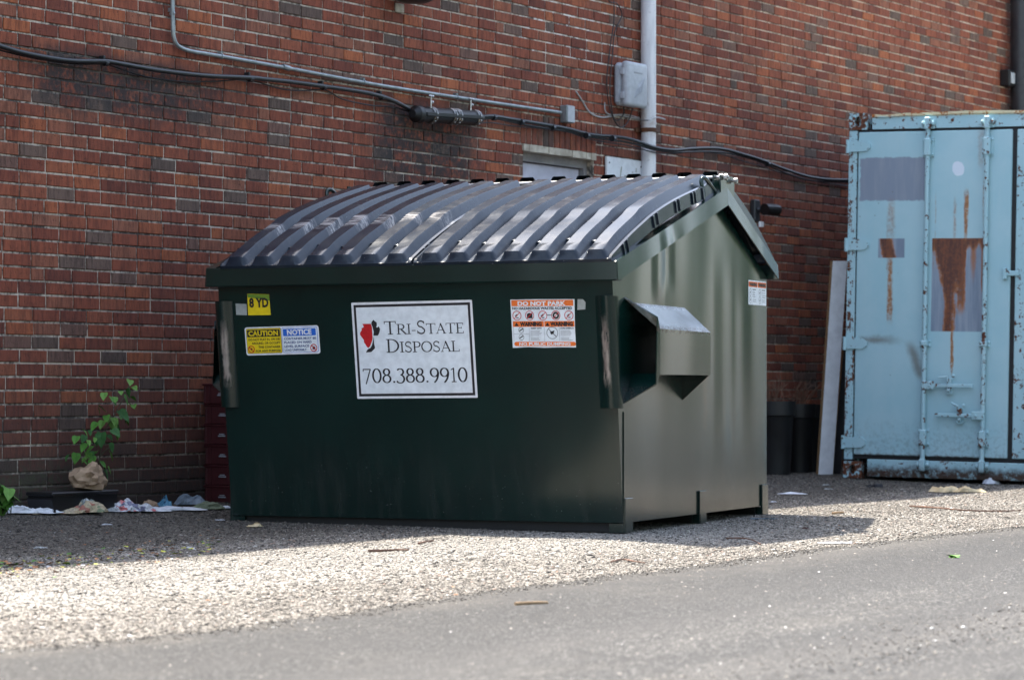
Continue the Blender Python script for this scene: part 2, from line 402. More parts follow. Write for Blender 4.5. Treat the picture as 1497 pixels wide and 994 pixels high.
xs = [-400, -150, -60, -25, -12, -8]+[-6+.14*i for i in range(108)]+[9.5, 13, 25, 60, 150, 400]
ys = [-400, -150, -60, -25, -10, -3, 1]+[3+.14*i for i in range(152)]+[25, 30, 45, 80, 160, 400]
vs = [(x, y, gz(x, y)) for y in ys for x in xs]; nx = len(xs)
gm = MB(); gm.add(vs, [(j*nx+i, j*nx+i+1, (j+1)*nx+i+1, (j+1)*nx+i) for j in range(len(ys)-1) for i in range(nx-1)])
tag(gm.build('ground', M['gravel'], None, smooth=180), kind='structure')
EDGE = []
for q in ((-40, 955), (0, 955), (200, 938), (334, 921), (500, 900), (650, 876), (834, 852), (1000, 832), (1164, 808), (1330, 789), (1497, 772)):
    w = gnd(*q); EDGE.append((along(w.x, w.y), perp(w.x, w.y)))
def edge_p(s):
    b = float(np.interp(s, [e[0] for e in EDGE], [e[1] for e in EDGE]))
    return b+.02*math.sin(s*9.1)+.015*math.sin(s*23+1)+.01*math.sin(s*51)
rv = []; ss_ = [-80, -40, -20, -12]+[-9+.1*i for i in range(220)]+[15, 20, 35, 80]; ww = [0, .03, .08, .2, .4, .7, 1.1, 1.6, 2.3, 3.2, 4.5, 6.3]
for s in ss_:
    e = edge_p(s)
    for w in ww:
        p = P0+WD*s+WN*(e+w); rv.append((p.x, p.y, gz(p.x, p.y)+(.0 if w == 0 else (.012 if w < .1 else .016))))
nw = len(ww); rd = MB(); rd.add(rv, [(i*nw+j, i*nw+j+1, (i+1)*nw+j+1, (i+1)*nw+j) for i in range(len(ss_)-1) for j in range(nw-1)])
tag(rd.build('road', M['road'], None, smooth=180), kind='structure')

def stones(name, s, p, size, tone, mat, lift=None, flat=.42):
    n = len(s); X = P0.x+WD.x*s+WN.x*p; Y = P0.y+WD.y*s+WN.y*p
    pp = np.maximum(p, 0); t = np.clip((p-3.05)/.75, 0, 1); t = t*t*(3-2*t)
    Z = .062*np.exp(-(pp/.85)**2)-.03*t+.004*np.sin(2.1*X+.7*Y)+.004*np.sin(1.3*Y-2.7*X+1)+(0 if lift is None else lift)
    base = np.array([(1, 0, 0), (0, 1, 0), (-1, 0, 0), (0, -1, 0), (0, 0, 1), (.35, .35, -.8)], float)
    V = base[None]*(1+RNG.uniform(-.35, .35, (n, 6, 3))); V[:, :, :2] += RNG.uniform(-.25, .25, (n, 6, 2)); V[:, :, 2] *= flat
    a = RNG.uniform(0, 6.28, n); c, s_ = np.cos(a)[:, None], np.sin(a)[:, None]
    asp = RNG.uniform(.6, 1.0, n)[:, None]
    x = V[:, :, 0]; y = V[:, :, 1]*asp
    V2 = np.stack([x*c-y*s_, x*s_+y*c, V[:, :, 2]], 2)*size[:, None, None]
    V2[:, :, 0] += X[:, None]; V2[:, :, 1] += Y[:, None]; V2[:, :, 2] += (Z+size*.12)[:, None]
    F = np.array([(0, 1, 4), (1, 2, 4), (2, 3, 4), (3, 0, 4), (1, 0, 5), (2, 1, 5), (3, 2, 5), (0, 3, 5)])
    FF = (F[None]+(np.arange(n)*6)[:, None, None]).reshape(-1, 3)
    me = bpy.data.meshes.new(name); me.vertices.add(n*6); me.loops.add(n*24); me.polygons.add(n*8)
    me.vertices.foreach_set('co', V2.reshape(-1)); me.loops.foreach_set('vertex_index', FF.reshape(-1))
    me.polygons.foreach_set('loop_start', np.arange(0, n*24, 3)); me.update(calc_edges=True)
    me.attributes.new('tone', 'FLOAT', 'FACE').data.foreach_set('value', np.repeat(tone, 8))
    me.materials.append(mat); o = bpy.data.objects.new(name, me); COL.objects.link(o); o['kind'] = 'stuff'; return o
def frustum(s, p, m=.8):
    X = P0.x+WD.x*s+WN.x*p; Y = P0.y+WD.y*s+WN.y*p; return (np.abs(X) < Y*.186+m) & (Y > 6)
N = 660000
s = RNG.uniform(-8.5, 11, N); p = RNG.uniform(.03, 5.4, N); ep = np.interp(s, [e[0] for e in EDGE], [e[1] for e in EDGE])
keep = frustum(s, p) & (p < ep+.02+RNG.exponential(.10, N)*(RNG.random(N) < .8)+RNG.exponential(.40, N)*(RNG.random(N) < .09)); s, p = s[keep], p[keep]
sz = np.clip(RNG.lognormal(math.log(.0041), .42, len(s)), .0018, .015)
tn = np.clip(RNG.beta(2.6, 2.2, len(s)), 0, 1); pick = RNG.random(len(s)); tn[pick < .13] = RNG.uniform(.0, .12, (pick < .13).sum()); tn[pick > .985] = .97
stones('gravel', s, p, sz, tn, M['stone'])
print('gravel stones', len(s))
N = 80000
s = RNG.uniform(-8.5, 6, N); ep = np.interp(s, [e[0] for e in EDGE], [e[1] for e in EDGE]); p = ep+.02+RNG.uniform(0, 1, N)**1.5*3.6
keep = frustum(s, p); s, p = s[keep], p[keep]
sz = np.clip(RNG.lognormal(math.log(.0028), .5, len(s)), .0012, .008); tn = RNG.uniform(.0, .5, len(s)); pick = RNG.random(len(s)); tn[pick < .018] = 1.0; tn[(pick > .018) & (pick < .12)] = .8
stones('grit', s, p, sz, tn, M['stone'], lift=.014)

# ------------------------------------------------------------------ the dumpster
ZB = 0.046; KL = 0.139/1.115
def m_paint(worn_sheen=False):
    g = G('green_paint'+('_scraped_sheen' if worn_sheen else '')); v = g.coord('Object'); x, y, z = g.xyz(v)
    n = g.noise(v, 2.2, 4, .6); st = g.noise(g.scale(v, (22, 22, 1.6)), 1, 4, .6); f = g.noise(v, 90, 3, .7); sp = g.voro(v, 60)
    col = g.mix(n.ss(.35, .7), (.0002, .0120, .0096), (.0005, .0175, .0135))
    low = (z+(n-.5)*.25).ss(.55, .05)
    dust = (low*.5+.015)*st.ss(.42, .75)+low*.08
    col = g.mix(dust.min(.6)*.32, col, (.085, .083, .075))
    spk = sp.ss(.10, .06)*f.ss(.52, .6)*(low*.8+.08)
    col = g.mix(spk.min(1), col, (.42, .40, .36))
    scr = g.noise(g.scale(v, (9, 9, .9)), 3.5, 5, .75); chips = g.noise(v, 26, 5, .75)
    rust = chips.ss(.69, .73)*scr.ss(.5, .6)
    if worn_sheen: rust = (rust+(chips*.6+scr*.4).ss(.52, .56)*y.ss(.065, .04)*.35+(chips*.6+f*.4).ss(.5, .54)*((z-.945).abs().ss(.022, .006)+(z-1.068).abs().ss(.02, .006)).min(1)).min(1); col = g.mix((z.ss(.955, .97)*st.ss(.3, .7)).min(1)*.40, col, (.36, .41, .45))  # edge chips, plus sky sheen painted pale on the pocket top
    col = g.mix(rust*.8, col, (.06, .03, .016))
    rough = .24+rust*.4
    wave = g.noise(g.scale(v, (1, 1, .3)), 1.5, 1, .3)
    dent = (y-.47).abs().ss(.11, .0)*z.ss(1.02, 1.2)*z.ss(1.52, 1.36)*.9-(y-.62).abs().ss(.10, .0)*z.ss(1.1, 1.25)*z.ss(1.5, 1.3)*.5+(y-1.42).abs().ss(.16, .0)*z.ss(.15, .5)*z.ss(1.5, 1.1)*.7-(y-1.75).abs().ss(.15, .0)*z.ss(.2, .6)*z.ss(1.3, 1.0)*.5
    mk = ((y-1.15).abs()+(chips-.5)*.10).ss(.045, .0)*z.ss(.42, .52)*z.ss(.86, .7)*(chips*.5+scr*.5).ss(.44, .56); col = g.mix(mk*.7, col, (.14, .07, .035))
    sl = ((y-1.06-(z-.5)*.16).abs()).ss(.004, .001)*z.ss(.33, .36)*z.ss(.66, .6); col = g.mix(sl*.8, col, (.006, .007, .006))
    nm = g.bump(wave+dent*.16, .85, .042)
    return g.out(col, rough, 0, nm, Coat_Weight=.45, Coat_Roughness=.17, Specular_IOR_Level=.4, Coat_IOR=1.6, Coat_Normal=nm)
def m_guard():
    g = G('worn_green_paint'); v = g.coord('Object'); x, y, z = g.xyz(v)
    st = g.noise(g.scale(v, (60, 60, 5)), 1, 4, .7); n = g.noise(v, 14, 4, .7)
    core = ((x.abs()-.995).abs()+(n-.5)*.03).ss(.022, .008)*z.ss(.66, .74)*z.ss(1.02, .9)
    w = core*(st*.5+n*.5).ss(.38, .5)
    col = g.mix(w, (.002, .014, .012), g.mix(st.ss(.4, .6), (.16, .12, .10), (.30, .25, .21)))
    chip = g.noise(v, 60, 4, .8).ss(.68, .72)
    col = g.mix(chip*.6, col, (.2, .17, .14))
    return g.out(col, .25+w*.4, 0, g.bump(n, .15, .004))
def m_lid():
    g = G('lid_plastic'); v = g.coord('Object'); x, y, z = g.xyz(v)
    n = g.noise(v, 3, 4, .6); st = g.noise(g.scale(v, (40, 3, 8)), 1.6, 4, .7); f = g.noise(v, 130, 3, .7); sp = g.voro(v, 34)
    col = g.mix(n.ss(.35, .65), (.012, .018, .028), (.018, .026, .038))
    col = g.mix(st.ss(.55, .8)*.4, col, (.055, .056, .06))
    sc = g.noise(g.scale(v, (5, 30, 9)), 2.0, 5, .8)
    band = ((y-.30-x*.12).abs()+(n-.5)*.25).ss(.075, .01)*x.ss(.15, -.1)
    col = g.mix((band*sc.ss(.40, .66)).min(1)*.8, col, (.46, .44, .43))
    col = g.mix(sp.ss(.07, .04)*f.ss(.5, .58)*.8, col, (.45, .44, .43))
    dusty = g.noise(v, 11, 5, .7).ss(.45, .7)
    col = g.mix(dusty*.22, col, (.08, .078, .076))
    return g.out(col, .19+dusty*.07+st*.03, 0, g.bump(f, .06, .0015), Specular_IOR_Level=.26)
M['paint'] = m_paint(); M['pocket'] = m_paint(True); M['guard'] = m_guard(); M['lid'] = m_lid()
M['skid'] = simple('skid_black', (.008, .009, .009), (.014, .014, .013), 12, .6)
M['steel'] = simple('bright_steel', (.55, .54, .52), (.42, .40, .38), 40, .32, 1.0)
M['rust'] = simple('rust', (.16, .06, .025), (.07, .032, .018), 18, .9, bump=.4)
M['ink'] = simple('black_print', (.012, .011, .014), (.016, .014, .018), 30, .45)
M['white'] = simple('white_vinyl', (.80, .85, .88), (.83, .87, .90), 5, .38)
M['white2'] = simple('white_trim', (.84, .84, .86), (.85, .85, .87), 5, .4)
M['orange'] = simple('orange_print', (.85, .16, .02), (.88, .20, .03), 20, .45)
M['yellow'] = simple('yellow_vinyl', (.86, .64, .01), (.78, .56, .01), 6, .42)
M['blue'] = simple('blue_print', (.012, .13, .58), (.015, .14, .62), 20, .45)
M['navy'] = simple('dark_blue_print', (.02, .06, .20), (.02, .06, .22), 20, .45)
M['red'] = simple('red_print', (.55, .008, .012), (.6, .012, .016), 20, .45)
M['greyp'] = simple('grey_print', (.25, .26, .28), (.3, .31, .33), 20, .5)
M['tape'] = simple('grey_tape', (.38, .40, .38), (.30, .32, .30), 18, .55)
M['yg'] = simple('green_smear', (.12, .26, .03), (.22, .32, .02), 22, .5)

bn = thing('dumpster', 'dark green steel dumpster with black ribbed lids and a white company sign on its front', 'dumpster', BIN_O, BIN_ROT)
b = MB()
prof = [(0, 0), (2.14, 0), (2.14, 1.215), (1.37, 1.56), (-KL*1.165, 1.165)]
prof = [(y, w+ZB) for y, w in prof]
b.prism(prof, -1.03, 1.03, 'x'); b.build('body', M['paint'], bn)
b = MB()                                                # welded corner seam plates, front edge bead and the floor runners
b.box(-1.0, 1.0, .03, .10, .001, ZB-.002); b.box(-1.0, 1.0, 1.04, 1.12, .001, ZB-.002); b.box(-1.0, 1.0, 2.03, 2.11, .001, ZB-.002)
b.build('skid', M['skid'], bn)
for y0 in (.002, 1.04, 2.035):
    for sx in (1, -1):
        f = MB(); a0, a1 = sorted((sx*1.0302, sx*1.041)); f.bbox(a0, a1, y0, y0+.10, .0, .160, .002)
        c0, c1 = sorted((sx*.96, sx*1.041)); f.box(c0, c1, y0+.002, y0+.012, .0, ZB-.004); f.build('foot', M['paint'], bn)
# rim rails
TOPL = [(-.187, 1.207), (1.37, 1.64), (2.205, 1.282)]; BOTL = [(-.187, 1.115), (1.37, 1.553), (2.205, 1.205)]
f = MB(); f.bbox(-1.073, 1.073, -.19, -.118, 1.115+ZB, 1.207+ZB, .006); f.build('front_rail', M['paint'], bn)
f = MB(); f.bbox(-1.073, 1.073, 2.142, 2.21, 1.205+ZB, 1.284+ZB, .006); f.build('rear_rail', M['paint'], bn)
for sx in (1, -1):
    for (i, j) in ((0, 1), (1, 2)):
        f = MB(); (ya, ta), (yb, tb) = TOPL[i], TOPL[j]; (_, ba), (_, bb) = BOTL[i], BOTL[j]
        if i == 0: ya += .004
        o_, n_ = sx*1.078, sx*1.02
        P = []
        for y, t, w in ((ya, ta, ba), (yb, tb, bb)):
            P += [(n_, y, t+ZB-.008), (o_-sx*.014, y, t+ZB-.008), (o_-sx*.006, y, w+ZB), (o_, y, w+ZB), (o_-sx*.006, y, t+ZB), (n_, y, t+ZB)]
        f.add(P, [(k, (k+1) % 6, 6+(k+1) % 6, 6+k) for k in range(6)]+[(0, 1, 2, 3, 4, 5), (6, 7, 8, 9, 10, 11)])
        f.build('side_rail', M['paint'], bn)
# lids
def lid(x0, x1, path, name, nubs=True):
    n = 7; pitch = (x1-x0-.03)/n; H = .057
    bx = [(x0, -.05), (x0+.003, .012), (x0+.016, .016)]
    for i in range(n):
        c = x0+.015+pitch*(i+.5)
        bx += [(c-.060, 0), (c-.054, .004), (c-.038, H-.008), (c-.032, H-.001), (c+.032, H-.001), (c+.038, H-.008), (c+.054, .004), (c+.060, 0)]
    bx += [(x1-.016, .016), (x1-.003, .012), (x1, -.05)]
    ts = [0, .0001, .003, .009, .016, .03, .05]+[.08+.04*i for i in range(23)]+[.985, 1]
    def sec(t, x, h):
        y, w, ny, nw = path(t)
        k = 0 if t < .0031 else min(1, min((t-.003)/.010, 1)*(.62+.18*sstep(.02, .15, t)+.20*sstep(.30, .365, t)))
        hh = h if h < .0001 else h*k+(.004 if t >= .003 else 0)
        if t == 0: hh = min(h, 0)-.014
        return (x, y+ny*hh, w+nw*hh+ZB)
    L = MB(); vs = [sec(t, x, h) for t in ts for x, h in bx]; m = len(bx)
    L.add(vs, [(j*m+i, j*m+i+1, (j+1)*m+i+1, (j+1)*m+i) for j in range(len(ts)-1) for i in range(m-1)])
    if nubs:
        for i in range(1, n):                           # moulded webs across the valleys
            c = x0+.015+pitch*i
            for t in (.15, .33, .55):
                t2 = t+.02*((i % 2)-.5); y, w, ny, nw = path(t2)
                L.blob(Vector((c, y+ny*.008, w+nw*.008+ZB)), .030, .016, .009, 8, 5)
        for sx, xe in ((-1, x0), (1, x1)):
            for t in (.10, .135, .38, .42, .60, .635, .77, .80, .88):
                y, w, ny, nw = path(t); y2, w2, *_ = path(t+.010)
                L.add([(xe+sx*.0, y-ny*.045, w-nw*.045+ZB), (xe+sx*.0, y2-ny*.045, w2-nw*.045+ZB), (xe, y2+ny*.014, w2+nw*.014+ZB), (xe, y+ny*.014, w+nw*.014+ZB),
                       (xe+sx*.007, y-ny*.045, w-nw*.045+ZB), (xe+sx*.007, y2-ny*.045, w2-nw*.045+ZB), (xe+sx*.004, y2+ny*.012, w2+nw*.012+ZB), (xe+sx*.004, y+ny*.012, w+nw*.012+ZB)],
                      [(4, 5, 6, 7), (0, 1, 5, 4), (2, 3, 7, 6), (1, 2, 6, 5), (3, 0, 4, 7)])
        c = x0+.015+pitch*3.0                           # raised lettered pad near the ridge
        for t in np.arange(.80, .97, .0142):
            for q in range(9):
                if random.random() < .75:
                    y, w, ny, nw = path(t); L.blob(Vector((c-.03+q*.0085, y+ny*.030, w+nw*.030+ZB)), .0032, .006, .004, 5, 3)
        P = []
        for t in (.78, .79, .98, .985):
            y, w, ny, nw = path(t); h = .0 if t in (.78, .985) else .03
            P += [(c-.05, y+ny*h, w+nw*h+ZB), (c+.05, y+ny*h, w+nw*h+ZB)]
        L.add(P, [(0, 1, 3, 2), (2, 3, 5, 4), (4, 5, 7, 6)])
        for i in range(n):                              # hinge knuckles at the ridge
            if i % 2 == 0:
                c = x0+.015+pitch*(i+.5); y, w, ny, nw = path(1.0)
                L.bbox(c-.05, c+.05, y-.01, y+.07, w-.02+ZB, w+.022+ZB, .014)
    return L.build(name, M['lid'], bn, smooth=38)
def front_path(t):
    def P(t):
        y = -.197+1.414*t; w = 1.214+.427*t+.050*math.sin(math.pi*t)*(1.25-.5*t)
        return y, w
    y, w = P(t); e = .01; a = P(max(0, t-e)); c = P(min(1, t+e)); dy, dw = c[0]-a[0], c[1]-a[1]; l = math.hypot(dy, dw)
    return y, w, -dw/l, dy/l
def rear_path(t):
    def P(t): return 2.225-.83*t, 1.30+.372*t+.03*math.sin(math.pi*t)
    y, w = P(t); e = .01; a = P(max(0, t-e)); c = P(min(1, t+e)); dy, dw = c[0]-a[0], c[1]-a[1]; l = math.hypot(dy, dw)
    return y, w, dw/l, -dy/l
lid(-.99, .038, front_path, 'front_lid'); lid(.046, 1.05, front_path, 'front_lid')
lid(-.99, .038, rear_path, 'rear_lid', False); lid(.046, 1.05, rear_path, 'rear_lid', False)
# hinge rod with end nuts, lid hooks
f = MB(); f.tube([(-1.0, 1.31, 1.69+ZB), (1.10, 1.31, 1.69+ZB)], .008, 8)
for x in (1.06, 1.085, -.985): f.lathe([(.017, -.008), (.017, .008)], 6, Matrix.Translation((x, 1.31, 1.69+ZB)) @ Matrix.Rotation(R(90), 4, 'Y'))
f.tube([(1.0, 1.45, 1.68+ZB), (1.10, 1.45, 1.68+ZB)], .007, 8)
for x in (1.05, 1.09): f.lathe([(.015, -.008), (.015, .008)], 6, Matrix.Translation((x, 1.45, 1.68+ZB)) @ Matrix.Rotation(R(90), 4, 'Y'))
f.build('hinge_rod', M['steel'], bn)
for x in (1.03, 1.068, -1.03): f = MB(); f.box(x-.004, x+.004, 1.27, 1.48, 1.60+ZB, 1.70+ZB); f.build('hinge_bracket', M['paint'], bn)
for x in (1.045, -1.045):
    f = MB(); f.tube(smooth_path([(x, 1.07, 1.56+ZB), (x, 1.08, 1.60+ZB), (x-.01, 1.075, 1.655+ZB), (x, 1.10, 1.672+ZB), (x, 1.19, 1.64+ZB), (x, 1.28, 1.60+ZB)], 4), .011, 8)
    f.build('lid_hook', M['paint'], bn, smooth=60)
# fork pockets
for sx in (1, -1):
    f = MB()
    rings = [[(1.0305, .017, 1.09), (1.17, .077, .998), (1.17, .059, .687), (1.0305, -.009, .598)],
             [(1.0305, .125, 1.066), (1.17, .105, .945), (1.17, .105, .735), (1.0305, .125, .735)],
             [(1.0305, .83, 1.062), (1.17, .82, .940), (1.17, .82, .735), (1.0305, .82, .735)]]
    vs = [(sx*x, y, z) for r_ in rings for x, y, z in r_]
    f.add(vs, [(j*4+i, j*4+i+1, (j+1)*4+i+1, (j+1)*4+i) for j in range(2) for i in range(3)]+[(8, 9, 10, 11)])
    o = f.build('fork_pocket', M['pocket'], bn); md = o.modifiers.new('thickness', 'SOLIDIFY'); md.thickness = .007; md.offset = 0
    f = MB(); f.prism([(sx*1.0305, .735), (sx*1.168, .732), (sx*1.0305, .611)], .812, .820, 'y'); f.build('gusset', M['paint'], bn)
    pr = [(.941, .001), (.945, -.010), (.962, -.014), (.972, -.024), (.995, -.034), (1.018, -.032), (1.036, -.018), (1.043, .004), (1.043, .035), (1.031, .035)]
    if sx < 0: pr = [(-x-.006, y) for x, y in pr]
    f = MB(); n = len(pr)
    for z in (.577, 1.093): f.v += [(x, y-KL*(z-ZB), z) for x, y in pr]
    f.f = [(i, (i+1) % n, n+(i+1) % n, n+i) for i in range(n)]+[tuple(range(n)), tuple(range(n, 2*n))]; f.m = [0]*len(f.f)
    f.build('corner_guard', M['guard'], bn, smooth=40)
    f = MB(); a0, a1 = sorted((sx*1.0302, sx*1.0345)); f.box(a0, a1, .0, .016, .05, .56); f.build('seam', M['paint'], bn)

# ---- flat print: stickers and their lettering
_tc = {}
def text_mesh(s, bold=0.0):
    if (s, bold) not in _tc:
        cu = bpy.data.curves.new('text', 'FONT'); cu.body = s; cu.size = 1; cu.offset = bold; cu.resolution_u = 2; cu.fill_mode = 'FRONT'
        ob = bpy.data.objects.new('text', cu); me = bpy.data.meshes.new_from_object(ob)
        v = [tuple(q.co) for q in me.vertices]; f = [tuple(p.vertices) for p in me.polygons]
        bpy.data.objects.remove(ob); bpy.data.curves.remove(cu); bpy.data.meshes.remove(me)
        xs = [q[0] for q in v]; ys = [q[1] for q in v]; _tc[(s, bold)] = (v, f, min(xs), max(xs), min(ys), max(ys))
    return _tc[(s, bold)]
LAY = .0006
class Panel(MB):
    def cut(self):                                      # what follows becomes an object of its own
        if not hasattr(self, 'cuts'): self.cuts = [0]
        self.cuts.append(len(self.f))
    def poly(self, pts, lay): self.add([(x, y, lay*LAY) for x, y in pts], [tuple(range(len(pts)))])
    def rect(self, x0, x1, y0, y1, lay): self.poly([(x0, y0), (x1, y0), (x1, y1), (x0, y1)], lay)
    def rrect(self, x0, x1, y0, y1, r, lay, n=4):
        pts = []
        for cx, cy, a in ((x1-r, y0+r, -90), (x1-r, y1-r, 0), (x0+r, y1-r, 90), (x0+r, y0+r, 180)):
            pts += [(cx+r*math.cos(R(a+90*i/n)), cy+r*math.sin(R(a+90*i/n))) for i in range(n+1)]
        self.poly(pts, lay)
    def ring(self, cx, cy, r, w, lay, n=20):
        self.cut()
        a = [(cx+math.cos(2*math.pi*i/n)*q, cy+math.sin(2*math.pi*i/n)*q, lay*LAY) for q in (r, r-w) for i in range(n)]
        self.add(a, [(i, (i+1) % n, n+(i+1) % n, n+i) for i in range(n)])
    def line(self, x0, y0, x1, y1, w, lay):
        d = Vector((x1-x0, y1-y0)); d.normalize(); q = Vector((-d.y, d.x))*w/2
        self.poly([(x0+q.x, y0+q.y), (x1+q.x, y1+q.y), (x1-q.x, y1-q.y), (x0-q.x, y0-q.y)], lay)
    def text(self, s, x0, x1, y0, h, lay, bold=0.0):    # fitted between x0 and x1 on the baseline y0, cap height h
        self.cut()
        v, f, a, b_, c, d = text_mesh(s, bold*3.4); sx = (x1-x0)/(b_-a); sy = h/.69
        self.add([(x0+(x-a)*sx, y0+y*sy, lay*LAY) for x, y, z in v], f)
    def stroke(self, pts, ws, lay):
        n = len(pts); L, Rr = [], []
        for i in range(n):
            a = Vector(pts[max(0, i-1)]); b_ = Vector(pts[min(n-1, i+1)]); d = b_-a; d.normalize(); w = ws[i] if isinstance(ws, list) else ws
            L.append((pts[i][0]-d.y*w/2, pts[i][1]+d.x*w/2, lay*LAY)); Rr.append((pts[i][0]+d.y*w/2, pts[i][1]-d.x*w/2, lay*LAY))
        self.add(L+Rr, [(i, n+i, n+i+1, i+1) for i in range(n-1)])
def arc(cx, cy, rx, ry, a0, a1, n=12): return [(cx+rx*math.cos(R(a0+(a1-a0)*i/n)), cy+ry*math.sin(R(a0+(a1-a0)*i/n))) for i in range(n+1)]
TK, TN = .145, .058
def g_(w, *st): return w, st                             # glyph: advance width, strokes (points, width or None = by direction)
def stem(x): return ([(x, 0), (x, 1)], TK)
def bar(x0, x1, y, w=TN): return ([(x0, y), (x1, y)], w)
def tick(x, y0, y1): return ([(x, y0), (x, y1)], TN)
SERIF = {
 'T': g_(.80, stem(.4), bar(.02, .78, .975), tick(.045, .8, .99), tick(.755, .8, .99), bar(.24, .56, .022)),
 'R': g_(.84, stem(.17), (arc(.36, .74, .26, .235, 90, -90), None), bar(.17, .36, .975), bar(.17, .36, .505), ([(.36, .5), (.76, .02)], TK), bar(.02, .33, .022), bar(.66, .86, .022), bar(.02, .2, .978)),
 'I': g_(.36, stem(.18), bar(.02, .34, .022), bar(.02, .34, .978)),
 '-': g_(.42, bar(.06, .36, .34, .085)),
 'S': g_(.62, (arc(.31, .755, .2, .222, 25, 250, 14)+[(.36, .52)]+arc(.31, .245, .215, .222, 62, -155, 14), .105), tick(.50, .76, .96), tick(.085, .04, .26)),
 'A': g_(.80, ([(.10, .02), (.41, .98)], TN), ([(.38, .99), (.70, .02)], TK), bar(.19, .60, .34), bar(.0, .22, .022), bar(.56, .84, .022)),
 'E': g_(.70, stem(.17), bar(.02, .62, .022), bar(.02, .6, .978), bar(.17, .48, .52), tick(.625, .0, .2), tick(.6, .8, 1), tick(.48, .43, .61)),
 'D': g_(.84, stem(.17), (arc(.30, .5, .46, .478, 90, -90, 18), None), bar(.02, .3, .978), bar(.02, .3, .022)),
 'P': g_(.66, stem(.17), (arc(.34, .725, .25, .25, 90, -90), None), bar(.02, .34, .975), bar(.17, .34, .475), bar(.02, .34, .022)),
 'O': g_(.88, (arc(.44, .5, .37, .48, 90, 450, 26), None)),
 'L': g_(.66, stem(.17), bar(.02, .6, .022), tick(.605, .0, .22), bar(.02, .33, .978)),
 '7': g_(.62, bar(.06, .56, .955, .075), tick(.08, .8, .98), ([(.55, .97), (.22, -.08)], .085)),
 '0': g_(.66, (arc(.33, .5, .25, .48, 90, 450, 24), None)),
 '8': g_(.62, (arc(.31, .755, .185, .215, 90, 450, 20), None), (arc(.31, .27, .235, .255, 90, 450, 20), None)),
 '3': g_(.60, (arc(.27, .755, .2, .215, 150, -80, 14), None), (arc(.25, .26, .26, .29, 85, -150, 14), None)),
 '9': g_(.64, (arc(.32, .68, .235, .29, 90, 450, 22), None), (arc(.10, .66, .46, .74, 2, -66, 10), None)),
 '1': g_(.50, ([(.27, 0), (.27, .99)], .10), ([(.10, .84), (.27, .97)], TN), bar(.12, .42, .022)),
 '.': g_(.30, ([(.09, .055), (.21, .055)], .12)),
}
def serif(P, s, x0, x1, y0, hs, lay):                    # hs: height of every letter
    P.cut()
    tot = sum(SERIF[c][0]*h for c, h in zip(s, hs) if c != ' '); k = (x1-x0)/tot; x = x0
    for c, h in zip(s, hs):
        w, st = SERIF[c]
        for pts, wd in st:
            if wd is None:
                W = []
                for i in range(len(pts)):
                    a = Vector(pts[max(0, i-1)]); e = Vector(pts[min(len(pts)-1, i+1)]); d = (e-a).normalized(); W.append((TN+(TK-TN)*abs(d.y)**1.5)*h)
            else: W = wd*h
            P.stroke([(x+px*h*k, y0+py*h) for px, py in pts], W, lay)
        x += w*h*k
def panel_obj(name, parent, mats, P, loc=None, rot=None):
    cuts = sorted(set(getattr(P, 'cuts', [0])+[len(P.f)])); o = None
    for a, b_ in zip(cuts[:-1], cuts[1:]):
        Q = MB(); ids = sorted({i for f in P.f[a:b_] for i in f}); mp = {q: i for i, q in enumerate(ids)}
        Q.v = [P.v[i] for i in ids]; Q.f = [tuple(mp[i] for i in f) for f in P.f[a:b_]]; Q.m = P.m[a:b_]; o = Q.build(name, mats, parent, loc=loc, rot=rot)
        if name == 'fine_print': o['kind'] = 'stuff'
    return o
FROT = (R(90)+math.atan(KL), 0, 0)
def front_place(x, z, lift=.0015): 
    l = math.atan(KL); return (x, -KL*(z-ZB)-math.cos(l)*lift, z-math.sin(l)*lift)
def front_rot(roll): return (Matrix.Rotation(FROT[0], 4, 'X') @ Matrix.Rotation(roll, 4, 'Z')).to_euler()

# company sign, 24 x 18 in
SW, SH = .632, .462
P = Panel(); P.rrect(0, SW, 0, SH, .004, 0); sg = panel_obj('company_sign', bn, M['white2'], P, front_place(-.306, .6195), front_rot(R(.55)))
P = Panel(); e = .0115; P.rect(e, SW-e, e, SH-e, 1); P.mi = 1; e = .0235; P.rect(e, SW-e, e, SH-e, 2); P.mi = 2; e = .0265; P.rect(e, SW-e, e, SH-e, 3)
panel_obj('border', sg, [M['ink'], M['white2'], M['white']], P)
P = Panel()
def uy(v): return SH*(1-v)
h1, h2 = .0625, .0485
serif(P, 'TRI-STATE', SW*.262, SW*.925, uy(.336), [h1, h2, h2, h2, h1, h2, h2, h2, h2], 4)
serif(P, 'DISPOSAL', SW*.270, SW*.880, uy(.523), [h1*1.02]+[h2*1.04]*7, 4)
serif(P, '708.388.9910', SW*.056, SW*.932, uy(.836), [.0685]*12, 4)
panel_obj('lettering', sg, M['ink'], P)
def lg(x, y): v = (y-78+.03*(x-30))/880; return ((x-30-50*v)/1098*SW, SH*(1-v))
P = Panel(); P.poly([lg(*q) for q in ((133,270),(212,268),(222,300),(228,400),(222,425),(205,470),(190,488),(175,480),(160,455),(148,440),(146,415),(130,395),(112,370),(112,350),(128,325),(125,310),(145,300),(143,285))][::-1], 4)
P.mi = 1
P.poly([lg(*q) for q in ((235,232),(250,245),(265,255),(268,280),(260,300),(275,300),(285,290),(297,315),(292,340),(285,360),(275,375),(235,375),(238,340),(228,300),(216,270),(220,250))][::-1], 4)
P.poly([lg(*q) for q in ((238,382),(241,450),(250,485),(245,495),(215,525),(165,530),(175,510),(190,495),(205,490),(220,465),(232,420))][::-1], 4)
panel_obj('state_emblem', sg, [M['red'], M['ink']], P)
